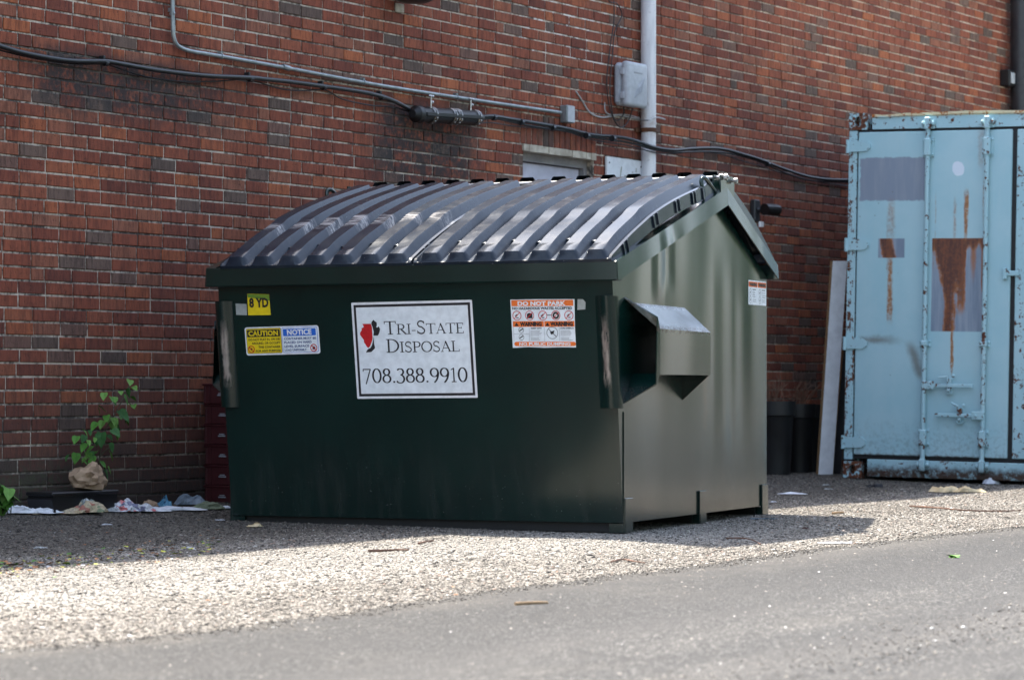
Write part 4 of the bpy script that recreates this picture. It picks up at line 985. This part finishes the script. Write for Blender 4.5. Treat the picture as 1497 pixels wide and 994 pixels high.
def casting(x0, z0, h):                                 # corner casting with its oval hole
    f = MB(); w = .135; y0, y1 = -.006, .16; cx, cz = x0+w/2, z0+h/2; n = 16
    ov = [(cx+.024*math.cos(2*math.pi*i/n), cz+.036*math.sin(2*math.pi*i/n)) for i in range(n)]
    sq = []
    for i in range(n):
        c, s = math.cos(2*math.pi*i/n), math.sin(2*math.pi*i/n); k = max(abs(c), abs(s)); sq.append((cx+c/k*w/2, cz+s/k*h/2))
    f.add([(x, y0, z) for x, z in sq]+[(x, y0, z) for x, z in ov]+[(x, y0+.06, z) for x, z in ov], [(i, (i+1) % n, n+(i+1) % n, n+i) for i in range(n)]+[(n+i, n+(i+1) % n, 2*n+(i+1) % n, 2*n+i) for i in range(n)]+[tuple(range(2*n, 3*n))])
    m = len(sq); f.add([(x, y0, z) for x, z in sq]+[(x, y1, z) for x, z in sq], [(i, (i+1) % m, m+(i+1) % m, m+i) for i in range(m)])
    return cpart('corner_casting', f, 'crust')
for x0 in (-.037, CW_-.10): casting(x0, 2.47, .118); casting(x0, .0, .118)
f = MB(); n = 26                                        # header with a dented top flange
for i in range(n):
    a, e = .136+(CW_-.272)*i/n, .136+(CW_-.272)*(i+1)/n
    da, de = [(-.016*math.exp(-((q-.22)/.1)**2)+.003*math.sin(q*9)) for q in (a, e)]
    f.add([(a, .0, 2.472), (e, .0, 2.472), (e, .0, 2.566+de), (a, .0, 2.566+da), (a, -.012, 2.566+da), (e, -.012, 2.566+de), (e, -.012, 2.584+de), (a, -.012, 2.584+da), (a, .12, 2.586+da), (e, .12, 2.586+de), (a, .12, 2.472), (e, .12, 2.472)],
          [(0, 1, 2, 3), (3, 2, 5, 4), (4, 5, 6, 7), (7, 6, 9, 8), (0, 10, 11, 1), (10, 8, 9, 11)])
cpart('header', f)
f = MB(); f.bbox(.137, CW_-.137, .0, .12, .012, .136, .005); cpart('sill', f)
for a, e in ((.036, 1.148), (1.182, CW_-.036)):
    f = MB(); f.bbox(a, e, -.004, .045, .166, 2.452, .006); o = cpart('door', f, 'cface' if a < 1 else 'cont')
f = MB(); f.box(.033, CW_-.033, .012, .05, .138, 2.470); cpart('gasket', f, 'gasket')
for z in (2.353, 1.655, .955, .253):
    for sx in (0, 1):
        P = [(-.045, z-.040), (.095, z-.037), (.128, z-.014), (.128, z+.014), (.095, z+.037), (-.045, z+.040)]
        if sx: P = [(CW_-x, zz) for x, zz in P]
        f = MB(); f.prism(P, -.016, -.0045, 'y'); xx = -.040 if not sx else CW_+.040; f.tube([(xx, -.012, z-.048), (xx, -.012, z+.048)], .013, 8); cpart('hinge', f)
for x0 in (.552, .978, 1.372, CW_-.552):
    f = MB(); f.tube([(x0, -.034, .10), (x0, -.034, 2.50)], .0165, 10); cpart('locking_rod', f, 'cont', 60)
    for z, h in ((2.335, .07), (.96, .022), (.30, .062)):
        f = MB(); f.bbox(x0-.040, x0+.040, -.014, -.0045, z-h, z+h, .003); f.bbox(x0-.024, x0+.024, -.056, -.014, z-h*.9, z+h*.9, .008)
        for dx in (-.032, .032):
            for dz in (-h*.7, h*.7): f.blob(Vector((x0+dx, -.016, z+dz)), .010, .008, .010, 8, 4)
        cpart('rod_bracket', f)
    for z in (2.50, .105):
        f = MB(); f.bbox(x0-.044, x0+.044, -.020, -.001, z-.034, z+.034, .004); f.bbox(x0-.020, x0+.020, -.060, -.020, z-.042, z+.045, .006)
        for dx in (-.034, .034): f.blob(Vector((x0+dx, -.034, z+.004)), .015, .017, .018, 8, 5)
        cpart('cam_keeper', f)
def handle(xr, xe, z, zt):
    d = 1 if xe > xr else -1; f = MB(); a, e = sorted((xr+d*.02, xe)); f.bbox(a, e, -.050, -.036, z-.013, z+.013, .004)
    a, e = sorted((xr-d*.012, xr+d*.075)); f.bbox(a, e, -.056, -.034, z-.028, z+.030, .005); f.blob(Vector((xr+d*.045, -.058, z)), .010, .006, .010, 8, 4); cpart('door_handle', f)
    xm = (xr+xe)/2+.006; f = MB(); f.bbox(xm-.016, xm+.016, -.034, -.0045, z-.03, z+.05, .004)
    f.tube([(xm-.008, -.05, z+.03), (xm-.008, -.05, z+.062), (xm-.07*(1 if zt else .8), -.05, z+.058+(.03 if not zt else 0))], .008, 6); f.blob(Vector((xm+.03, -.04, z+.07)), .013, .01, .013, 6, 4)
    cpart('hasp', f)
    f = MB(); pts = [(xm+.024*math.cos(q), -.03, z-.035+.022*math.sin(q)) for q in np.linspace(math.pi, 2*math.pi, 9)]; f.tube(pts, .006, 6); f.tube([(xm+.01, -.028, z-.03), (xm-.01, -.028, z-.03)], .02, 8); cpart('retainer_ring', f)
handle(.552, .905, .666, True); handle(.978, .637, .460, False); handle(1.372, 1.70, .66, True)
f = MB(); f.bbox(1.105, 1.215, -.020, -.0065, 1.435, 1.47, .004); f.bbox(1.10, 1.13, -.03, -.005, 1.41, 1.49, .004); cpart('door_catch', f)

# ------------------------------------------------------------------ things standing against the wall
from mathutils import noise as mn
M['laminate'] = simple('white_laminate', (.86, .86, .87), (.88, .88, .89), 3, .35)
M['chip'] = simple('chipboard_edge', (.30, .19, .09), (.22, .13, .06), 40, .8)
M['darkboard'] = simple('dark_board', (.03, .028, .03), (.045, .042, .045), 6, .6)
def board(name, label, px0, py0, px1, py1, w, t, Y, rot, face, z_to):
    b0 = Vector(((px0-CX)/FPX*Y, Y, gz((px0-CX)/FPX*Y, Y))); top = Vector(((px1-CX)/FPX*Y, Y+.04, HC+(HORY-py1)/FPX*Y))
    o = thing(name, label, 'board', b0, 0); ax = top-b0; u = Vector((math.cos(rot), -math.sin(rot), 0)); v = Vector((math.sin(rot), math.cos(rot), 0))
    def q(a, b_, c): return u*a+v*b_+ax*c
    f = MB(); P = [q(a, b_, c) for c in (0, 1) for a, b_ in ((.002, 0), (w-.002, 0), (w-.002, t), (.002, t))]; f.add(P, [(0, 3, 2, 1), (4, 5, 6, 7), (0, 1, 5, 4), (2, 3, 7, 6)]); f.build('panel', face, o)
    for a0, a1 in ((-.0, .002), (w-.002, w)):
        f = MB(); P = [q(a, b_, c) for c in (0, 1) for a, b_ in ((a0, 0), (a1, 0), (a1, t), (a0, t))]; f.add(P, [(0, 3, 2, 1), (4, 5, 6, 7), (0, 1, 5, 4), (1, 2, 6, 5), (2, 3, 7, 6), (3, 0, 4, 7)]); f.build('edge_band', M['chip'], o)
board('leaning_board', 'tall narrow white laminate board leaning against the end of the blue container', 1196, 697, 1218, 381, .120, .036, 20.3, R(-20), M['laminate'], 0)
board('leaning_board', 'dark board with raw wood edge standing between white board and container', 1216.5, 695, 1235, 500, .07, .06, 20.45, R(-20), M['darkboard'], 0)
def tub(label, px, py, r, h):
    w = gnd(px, py); o = thing('plant_tub', label, 'tub', w, 0, 'black tubs by the wall'); f = MB(); S_ = 22
    f.lathe([(r*.84, .0), (r*.98, h-.11), (r*1.0, h-.105)], S_); f.build('tub_wall', M['black_plastic'], o, smooth=50)
    f = MB(); f.lathe([(r*1.0, h-.105), (r*1.08, h-.10), (r*1.10, h), (r*.98, h), (r*.96, h-.05)], S_, None, False); f.build('rim', M['black_plastic'], o, smooth=50)
    f = MB(); f.lathe([(r*.955, h-.06), (r*.01, h-.05)], S_); f.build('soil', M['soil'], o); return o, w
M['soil'] = simple('dark_soil', (.02, .015, .011), (.04, .03, .022), 60, .95, bump=.6)
M['dead'] = simple('dead_stems', (.16, .085, .05), (.10, .05, .03), 30, .85)
for lab, px, py, r, h in (('nearest black tub beside the dumpster, with a wide rim', 1131, 693, .145, .525), ('middle black tub between the rimmed tub and the white board', 1167, 690, .115, .50), ('black tub closest to the leaning white board', 1187, 689, .105, .495)):
    o, w = tub(lab, px, py, r, h)
    if px < 1180:
        d = thing('dead_weed', 'dry brown weeds standing in the rimmed black tub' if px < 1150 else 'thin dry weeds standing in the middle black tub', 'plant', w+Vector((0, 0, h-.05)))
        for k in range(14):
            a = random.uniform(0, 6.28); p = Vector((math.cos(a)*r*.5*random.random(), math.sin(a)*r*.4*random.random(), 0)); pts = [p]
            g = Vector((random.uniform(-.35, .35), random.uniform(-.2, .2), 1))
            for i in range(5): p = p+g*random.uniform(.03, .055); g += Vector((random.uniform(-.3, .3), random.uniform(-.2, .2), -.05)); pts.append(p.copy())
            f = MB(); f.tube(pts, .0042, 5, True, .4); 
            for i in (2, 3, 4): q = pts[i]; f.tube([q, q+Vector((random.uniform(-.06, .06), random.uniform(-.04, .04), random.uniform(.0, .07)))], .002, 4)
            f.build('stem', M['dead'], d)
# red crates
M['crate'] = simple('red_crate', (.040, .004, .006), (.055, .006, .008), 12, .5)
w = Vector(wall_at(304, 733, .05)); Hc = .1085
posn = ('bottom one of the stack', 'second from the bottom', 'third from the bottom', 'third from the top', 'second from the top', 'topmost of the stack')
for k in range(6):
    o = wall_thing('crate', 'shallow dark red plastic crate behind the dumpster corner, '+posn[k], 'crate', w.x+(.0 if k < 5 else -.012)+random.uniform(-.004, .004), .045+k*Hc, 'red crates stacked by the wall')
    L, D, t = .40, .27, .012; f = MB(); f.bbox(0, L, -.31, -.31+t, .0, Hc-.012, .003); f.bbox(0, L, -.31+D, -.31+D+t, .0, Hc-.012, .003); f.bbox(0, t, -.31+t, -.31+D, .0, Hc-.012, .003); f.bbox(L-t, L, -.31+t, -.31+D, .0, Hc-.012, .003)
    f.bbox(t, L-t, -.31+t, -.31+D, .004, .012, .002); f.build('side_wall', M['crate'], o)
    f = MB(); f.bbox(-.006, L+.006, -.318, -.31+D+t+.006, Hc-.013, Hc-.002, .003); f.build('rim', M['crate'], o)
    for x0 in (.0, .10, .20, .30, .385): f = MB(); f.bbox(x0+.003, x0+.013, -.3155, -.3105, .004, Hc-.014, .001); f.build('rib', M['crate'], o)
    f = MB(); f.box(-.0066, -.0004, -.165, -.133, .052, .057); f.box(-.0066, -.0004, -.172, -.126, .042, .0485); f.build('printed_mark', M['greyp'], o)
    for y0 in (-.30, -.22, -.075): f = MB(); f.bbox(-.0055, -.0005, y0, y0+.010, .004, Hc-.014, .001); f.build('rib', M['crate'], o)
# black plastic base with paper bag and the tree seedling
a = Vector(wall_at(64, 715, .20)); e = Vector(wall_at(158, 715, .20)); wz = .045
tr = wall_thing('barrier_block', 'black plastic barrier block with a recess lying against the wall under the paper bag', 'barrier block', a.x, wz)
L = e.x-a.x; Ht = .118
f = MB(); f.prism([(.02, 0), (.22*L, .0), (.62*L, .0), (.62*L, .052), (.78*L, .052), (.78*L, 0), (L, 0), (L, Ht-.02), (.0, Ht-.02), (-.01, Ht-.035)], -.26, -.10, 'y'); f.build('shell', M['black_plastic'], tr)
f = MB(); f.bbox(-.012, L+.006, -.268, -.09, Ht-.019, Ht, .006); f.build('lip', M['black_plastic'], tr)
f = MB(); f.box(.60*L, .80*L, -.20, -.19, .001, .055); f.build('recess_back', M['skid'], tr)
f = MB(); f.bbox(.55*L, L+.01, -.285, -.262, .0, .022, .004); f.build('foot_lip', M['black_plastic'], tr)
g1 = 'litter along the foot of the wall'
def crumple(name, label, cat, px, py, w, d, h, mat, rot=0.0, seed=0, n=20, fold=4.6, wall=None, group=None):
    if group == g1: w, d, h = w*1.3, d*1.35, h*1.15
    loc = gnd(px, py) if wall is None else P0+WD*wall[0]+WN*wall[1]+Vector((0, 0, wall[2]))
    me = MB(); vs = []
    for j in range(n+1):
        for i in range(n+1):
            u, v = i/n-.5, j/n-.5; q = Vector((u*fold, v*fold, seed*3.7))
            nz = .42+mn.noise(q*.6)*.55+abs(mn.noise(q*1.1+Vector((5, 1, 2))))*.45-abs(mn.noise(q*2.7))*.28
            edge = 1-max(abs(u), abs(v))*2
            vs.append((u*w*(1+.45*mn.noise(q*1.1+Vector((9, 0, 0)))), v*d*(1+.45*mn.noise(q*1.1+Vector((0, 9, 0))))+.02*mn.noise(q*2), max(.002, h*1.15*max(.0, nz)*min(1, .08+edge*2.6))+.004))
    me.add(vs, [(j*(n+1)+i, j*(n+1)+i+1, (j+1)*(n+1)+i+1, (j+1)*(n+1)+i) for j in range(n) for i in range(n)])
    o = me.build(name, mat, None, loc=loc, rot=(0, 0, rot)); tag(o, label, cat, group)
    md = o.modifiers.new('thickness', 'SOLIDIFY'); md.thickness = .0012; return o
def m_print(name, cols, paper, sc=26):
    g = G(name); v = g.coord('Object'); c = g.voro(v, sc, 'Color'); a, b_, cc = g.xyz(c); n = g.noise(v, 70, 3, .7); n2 = g.noise(v, 9, 3)
    st = [(0, paper)]; k = .35
    for q in cols: st.append((k, q)); k += .65/len(cols)
    col = g.mix((n2.ss(.38, .5)*.9), paper, g.ramp(a, st, 'CONSTANT')); col = g.mix(n.ss(.52, .6)*.45, col, (.08, .08, .08))
    return g.out(col, .75)
M['comic'] = m_print('comic_newsprint', [(.34, .26, .15), (.14, .19, .10), (.30, .10, .07), (.36, .30, .19), (.12, .16, .16)], (.40, .33, .22))
M['flyer'] = m_print('red_flyer', [(.38, .05, .05), (.36, .32, .22), (.12, .18, .10), (.34, .12, .1)], (.42, .36, .27), 18)
M['bagprint'] = m_print('printed_bag', [(.5, .5, .54), (.5, .1, .1), (.15, .15, .25), (.55, .55, .58), (.5, .5, .52)], (.55, .56, .60), 30)
M['paper'] = simple('white_paper', (.62, .64, .70), (.70, .72, .76), 6, .7)
M['greypaper'] = m_print('grey_print_paper', [(.25, .28, .28), (.4, .42, .42)], (.42, .45, .46), 50)
M['kraft'] = simple('kraft_paper', (.36, .25, .16), (.30, .20, .125), 7, .85, bump=.2)
M['bluefilm'] = simple('blue_film', (.05, .17, .27), (.08, .24, .35), 10, .5)
M['bluegrey'] = simple('blue_grey_cloth', (.14, .18, .22), (.22, .26, .30), 14, .9)
M['greencloth'] = simple('dull_green_cloth', (.13, .16, .10), (.18, .20, .13), 14, .9)
M['tan'] = simple('tan_card', (.48, .36, .20), (.60, .50, .32), 12, .8)
M['blackscrap'] = simple('black_scrap', (.012, .012, .016), (.02, .02, .026), 12, .7)
M['wood'] = simple('raw_wood', (.40, .27, .15), (.32, .20, .10), 18, .8)
M['twig'] = simple('twig_bark', (.14, .07, .045), (.09, .05, .035), 18, .85)
# paper bag: a crumpled lump on the base
bm = bmesh.new(); bmesh.ops.create_icosphere(bm, subdivisions=3, radius=1)
for q in bm.verts:
    c = q.co.copy(); k = .92+.22*mn.noise(c*1.4)+random.uniform(-.17, .15)
    q.co = Vector((c.x*.135*k*(1.0-.25*max(0, c.z))+.03*c.z, c.y*.08*k, max(-.055, c.z*.085*k)))
f = MB(); f.bm(bm); w = Vector(wall_at(129, 711, .20)); o = f.build('paper_bag', M['kraft'], None, loc=P0+WD*w.x+WN*.20+Vector((0, 0, wz+Ht+.056)), rot=(0, R(8), W_ROT+.2)); tag(o, 'crumpled brown paper bag on the black plastic base below the seedling', 'paper bag')
# seedling
def m_leaf(name, c1, c2):
    g = G(name); v = g.coord('Object'); n = g.noise(v, 40, 3); return g.out(g.mix(n.ss(.35, .65), c1, c2), .65, 0, None, Specular_IOR_Level=.25)
M['leaf'] = m_leaf('leaf_green', (.05, .15, .022), (.08, .21, .03)); M['leafd'] = m_leaf('leaf_dark', (.025, .085, .022), (.04, .12, .028)); M['leafl'] = m_leaf('leaf_light', (.10, .22, .04), (.14, .27, .06)); M['leafy'] = m_leaf('leaf_yellow', (.42, .40, .05), (.32, .36, .06))
M['stem'] = simple('green_stem', (.05, .045, .025), (.07, .06, .03), 20, .7)
def leaf_mesh(L, W):
    vs = [(0, 0, 0)]; fs = []; prof = [(.0, .0), (.08, .62), (.25, 1.0), (.45, .88), (.66, .58), (.85, .25), (1, 0)]; mid = []; lf = []; rt = []
    for t, w in prof:
        z = -.18*t*t*L+.02*L*math.sin(t*9); mid.append(len(vs)); vs.append((0, t*L, z))
        lf.append(len(vs)); vs.append((-w*W/2, t*L-(.10*L if 0 < t < .3 else 0), z+.10*w*W)); rt.append(len(vs)); vs.append((w*W/2, t*L-(.10*L if 0 < t < .3 else 0), z+.10*w*W))
    for i in range(len(prof)-1): fs += [(mid[i], mid[i+1], lf[i+1], lf[i]), (mid[i], rt[i], rt[i+1], mid[i+1])]
    return vs, fs
def add_leaf(parent, p, size, droop, yaw, mat):
    vs, fs = leaf_mesh(size, size*.8); f = MB(); f.add(vs, fs); o = f.build('leaf', mat, parent); o.location = p
    o.rotation_euler = (R(90)-droop if False else R(-20)-droop, random.uniform(-.5, .5), yaw); return o
sd = wall_thing('seedling', 'leafy green tree seedling rising against the brick wall behind the paper bag', 'plant')
def sp(x, y, off=.14): return Vector(wall_at(x/3.822, 520+y/3.822, off))
for pts in (((548, 640), (555, 590), (562, 520), (580, 450), (603, 390), (640, 330), (672, 270), (700, 220), (724, 160)), ((520, 640), (490, 585), (470, 540), (458, 490), (458, 440)), ((560, 560), (600, 520), (640, 515))):
    f = MB(); f.tube(smooth_path([sp(*q) for q in pts], 4), .0042, 6, True, .5); f.build('stem', M['stem'], sd)
LV = [(725,148,11,'l'),(745,185,9,'l'),(705,200,12,'d'),(690,235,15,'n'),(730,240,10,'n'),(583,220,11,'l'),(745,285,9,'l'),(665,318,18,'d'),(622,262,12,'d'),(700,350,9,'d'),(553,297,13,'n'),(625,362,16,'l'),(655,400,13,'d'),(540,385,13,'n'),(567,442,18,'d'),(628,425,14,'d'),(600,455,11,'d'),(463,425,11,'l'),(430,462,12,'n'),(480,502,13,'n'),(526,518,16,'n'),(610,548,13,'l'),(428,556,13,'n'),(497,552,10,'l'),(615,500,12,'d'),(450,592,12,'n'),(582,642,17,'d'),(522,588,13,'n'),(556,606,12,'n'),(600,632,10,'l'),(650,435,11,'n'),(596,345,11,'n'),(545,470,11,'d'),(510,545,10,'d')]
LV += [(x+random.uniform(-45, 45), y+random.uniform(-22, 30), s_*random.uniform(.6, .95), random.choice('ndln')) for x, y, s_, k in LV if random.random() < .7]
for x, y, s_, k in LV:
    p = sp(x, y, .14+random.uniform(-.03, .06)); side = random.choice((-1, 1)) if abs(x-600) < 40 else (1 if x > 600 else -1)
    o = add_leaf(sd, p, s_/3.822*2.2/290*2.3, 0, 0, {'l': M['leafl'], 'n': M['leaf'], 'd': M['leafd']}[k])
    o.rotation_euler = (R(random.uniform(-75, -25)), random.uniform(-.4, .4), R(random.uniform(100, 260) if True else 0)+side*.5)
    o.location = p+Vector((0, 0, .012))
# weed at the left edge
wd = wall_thing('weed', 'small green weed at the left edge growing at the foot of the wall', 'plant')
for k, (x, y) in enumerate(((-10, 800), (15, 830), (40, 835), (-30, 840), (60, 850))):
    b0 = sp(x, 880, .16); t = sp(x+random.uniform(-15, 15), 735+random.uniform(-15, 60), .16+random.uniform(-.05, .05)); f = MB(); f.tube([b0, (b0+t)/2+Vector((.01, 0, 0)), t], .0028, 5); f.build('stem', M['stem'], wd)
    for i in range(6):
        q = b0.lerp(t, .35+.65*i/5); o = add_leaf(wd, q, random.uniform(.05, .075), 0, 0, random.choice((M['leaf'], M['leafd'], M['leaf'], M['leafl']))); o.rotation_euler = (R(random.uniform(-70, -10)), random.uniform(-.4, .4), random.uniform(0, 6.28))

# ------------------------------------------------------------------ litter
def at_wall(px, py, off): q = wall_at(px, py, off); return q[0]
g1 = 'litter along the foot of the wall'
crumple('newspaper', 'crumpled newspaper flyer with red print at left, against the black base', 'newspaper', 43, 741, .22, .14, .075, M['flyer'], .4, 1, group=g1)
crumple('newspaper', 'sheet of coloured comic newspaper crumpled in front of the black base', 'newspaper', 97, 750, .27, .20, .07, M['comic'], .5, 2, group=g1)
crumple('paper_sheet', 'white crumpled sheet lying in front of the red flyer', 'paper', 36, 751, .23, .12, .05, M['paper'], .2, 3, group=g1)
crumple('paper_sheet', 'small grey printed paper standing on the comic newspaper', 'paper', 110, 744, .065, .04, .085, M['greypaper'], .3, 4, 8, 2, group=g1)
crumple('paper_sheet', 'grey film scrap at right end of the comic newspaper', 'paper', 128, 750, .09, .07, .06, M['greypaper'], .8, 14, 8, 2, group=g1)
crumple('plastic_bag', 'printed white plastic bag lying at the foot of the wall', 'plastic bag', 185, 747, .20, .12, .055, M['bagprint'], .4, 5, group=g1)
crumple('paper_scrap', 'blue torn scrap standing by the wall right of the plastic bag', 'scrap', 240, 741, .055, .05, .055, M['bluefilm'], .6, 6, 8, 2, group=g1)
crumple('paper_scrap', 'brown scrap between the plastic bag and blue scrap', 'scrap', 221, 741, .06, .06, .04, M['kraft'], .1, 7, 8, 2, group=g1)
crumple('paper_sheet', 'flat white strip of paper right of the blue scrap', 'paper', 262, 744, .17, .06, .02, M['paper'], .12, 8, 8, 2, group=g1)
crumple('paper_sheet', 'white folded sheet under the blue scrap', 'paper', 228, 746, .10, .06, .03, M['paper'], .3, 18, 8, 2, group=g1)
crumple('rag', 'blue grey rag behind the flat white strip by the wall', 'rag', 279, 738, .13, .09, .05, M['bluegrey'], .4, 9, 12, 3, group=g1)
crumple('rag', 'dull green rag beside the red crates', 'rag', 306, 742, .13, .08, .04, M['greencloth'], .4, 10, 12, 3, group=g1)
crumple('paper_scrap', 'white scrap at the dumpster corner below the red crates', 'scrap', 324, 741, .07, .04, .02, M['paper'], .2, 11, 6, 2, group=g1)
g2 = 'small litter on the gravel'
for lab, px, py, w, d, h, m, rot, sd_ in (('tiny white scrap alone on shaded gravel left of the dumpster', 156, 763, .045, .03, .006, 'paper', .3, 21), ('pale scrap on shaded gravel below the comic newspaper', 60, 803, .05, .035, .012, 'greypaper', .2, 22), ('thin white scrap close to the dumpster corner at left', 322, 761, .05, .02, .005, 'paper', 0, 23),
        ('long white paper strip on shaded gravel right of the dumpster', 1158, 723, .16, .05, .014, 'paper', -.25, 24), ('pale green scrap in the shade between board and dumpster', 1211, 716, .06, .04, .010, 'greypaper', .1, 25), ('small grey scrap left of the white board foot', 1207, 710, .05, .03, .012, 'greypaper', .3, 26), ('black crumpled scrap on gravel in front of the container corner', 1279, 713, .10, .06, .03, 'blackscrap', .2, 27),
        ('white scrap next to the dumpster rear foot', 1131, 735, .035, .02, .008, 'paper', .2, 28), ('crumpled tan wrapper with green leaf on gravel before the container', 1384, 720, .19, .12, .055, 'tan', .2, 29), ('smaller tan wrapper right of the bigger one before the container', 1419, 720, .19, .10, .05, 'tan', -.2, 30), ('white paper heap at the container sill', 1450, 708, .12, .07, .05, 'paper', .2, 31),
        ('purple blue strip of film in the dumpster shadow', 1115, 759.5, .13, .015, .004, 'bluefilm', .05, 32), ('white scrap lying on the asphalt at right', 1247, 856, .042, .03, .006, 'paper', .1, 33), ('pale flattened paper at the edge of the asphalt', 1218, 795, .14, .06, .006, 'paper', .1, 34), ('pale stone coloured scrap under the front of the dumpster', 371, 771, .07, .04, .022, 'tan', .1, 35), ('dark red scrap in the dumpster shadow', 1177, 774, .03, .02, .012, 'crate', .2, 36), ('white scrap at the middle of the asphalt edge', 836, 862, .05, .02, .006, 'paper', .1, 37)):
    crumple('paper_scrap', lab, 'scrap', px, py, w, d, h, M[m], rot, sd_, 7, 2.2, group=g2)
lf = thing('green_leaf', 'bright green fallen leaf cluster lying on the asphalt at right', 'leaf', gnd(1394, 815, .016))
for k in range(5):
    o = add_leaf(lf, Vector((random.uniform(-.03, .03), random.uniform(-.03, .03), .012)), .05, 0, 0, M['leaf']); o.rotation_euler = (R(random.uniform(-15, 35)), random.uniform(-.5, .5), random.uniform(0, 6.28))
def stick(name, label, cat, pts, r, mat, lift=.006):
    q = [gnd(*p)+Vector((0, 0, lift+random.uniform(0, .004))) for p in pts]; f = MB(); f.tube(smooth_path(q, 3), r, 6, True, .6); o = f.build(name, mat, None); tag(o, label, cat, 'twigs and sticks on the ground')
stick('twig', 'long thin brown twig on sunlit gravel before the container', 'twig', [(1330, 742), (1372, 744), (1410, 747.5), (1450, 749), (1492, 748)], .006, M['twig'])
stick('twig', 'dark reddish twig on gravel in front of the company sign', 'twig', [(539, 808), (560, 807), (580, 806), (597, 806.5)], .006, M['twig'])
stick('twig', 'short dark twig close to the dumpster front edge', 'twig', [(612, 797), (622, 794), (634, 792)], .005, M['twig'])
stick('twig', 'thin twig on gravel below the fork pocket', 'twig', [(893, 824), (910, 820), (925, 823), (943, 825)], .004, M['twig'])
stick('twig', 'faint brown twig curving in the dumpster shadow', 'twig', [(1062, 789), (1085, 789), (1100, 792), (1112, 797)], .004, M['twig'])
stick('twig', 'flat orange stick lying on gravel between shadow and container', 'twig', [(1217, 752), (1225, 751.5), (1233, 751)], .007, M['wood'])
stick('wood_stick', 'pale wooden stick lying on the asphalt at the bottom of the picture', 'stick', [(753, 891.5), (777, 890.5), (801, 890)], .0065, M['wood'], .018)
# fallen leaves and flakes: nobody could count them
f = MB(); cols = []
def flake(px, py, s, c, lift=.012):
    p = gnd(px, py, lift); a = random.uniform(0, 6.28); u = Vector((math.cos(a), math.sin(a), random.uniform(-.35, .35)))*s; v = Vector((-math.sin(a), math.cos(a), random.uniform(-.35, .35)))*s*.5
    f.mi = c; f.add([p-u, p-v*.9+u*.1, p+u, p+v+u*.1+Vector((0, 0, s*.25))], [(0, 1, 2), (0, 2, 3)])
for _ in range(420):
    t = random.random()**1.3; px = -5+t*330; py = 832-t*34+random.gauss(0, 5)-abs(random.gauss(0, 7)); flake(px, py, random.uniform(.008, .024), random.choice((0, 0, 0, 1, 1, 2, 2, 3, 4)))
for _ in range(130):
    t = random.random(); flake(-5+t*330, 750+random.random()*60, random.uniform(.005, .012), random.choice((0, 0, 1, 3)))
for _ in range(90): flake(random.uniform(330, 1497), random.uniform(800, 860), random.uniform(.006, .014), random.choice((0, 0, 1, 1, 5)))
for _ in range(70): flake(random.uniform(1130, 1497), random.uniform(706, 790), random.uniform(.006, .016), random.choice((0, 1, 1, 2, 5, 3)))
for _ in range(45): flake(random.uniform(0, 1497), random.uniform(850, 990), random.uniform(.006, .014), random.choice((1, 1, 5, 0)), .02)
M['brownleaf'] = simple('brown_leaf', (.10, .05, .03), (.07, .035, .02), 20, .8); M['orangeleaf'] = simple('orange_leaf', (.36, .17, .07), (.28, .12, .05), 20, .8)
tag(f.build('leaf_litter', [M['brownleaf'], M['orangeleaf'], M['leafy'], M['greyp'], M['leaf'], M['paper']], None), kind='stuff')

# ------------------------------------------------------------------ unseen wood across the alley, added for the glossy steel to reflect
M['wood_leaf'] = m_leaf('wood_foliage', (.020, .080, .016), (.035, .115, .024)); M['bark'] = simple('bark', (.05, .04, .03), (.08, .065, .05), 6, .9)
n = 26000; cs = RNG.uniform(-32, 60, 120); cp = RNG.uniform(12.5, 17, 120); cz = RNG.uniform(1.0, 8.5, 120); cr_ = RNG.uniform(1.1, 2.3, 120)
k = RNG.integers(0, 120, n); dv = RNG.normal(0, 1, (n, 3)); dv *= (cr_[k]*RNG.uniform(.55, 1.05, n)/np.linalg.norm(dv, axis=1))[:, None]
s = cs[k]+dv[:, 0]; p = cp[k]+dv[:, 1]; z = np.maximum(cz[k]+dv[:, 2]*.8, .05); C = np.stack([P0.x+WD.x*s+WN.x*p, P0.y+WD.y*s+WN.y*p, z], 1)
A = RNG.normal(0, .16, (n, 3)); B = RNG.normal(0, .16, (n, 3)); V = np.stack([C-A, C+B, C+A, C-B], 1).reshape(-1, 3)
f = MB(); f.add(V.tolist(), np.arange(n*4).reshape(-1, 4).tolist())
f.mi = 1
for i in range(0, 120, 3):
    q = P0+WD*cs[i]+WN*cp[i]; f.tube([q, q+Vector((0, 0, cz[i]))], .16, 7, True, .5)
tag(f.build('unseen_woods', [M['wood_leaf'], M['bark']], None), kind='stuff')
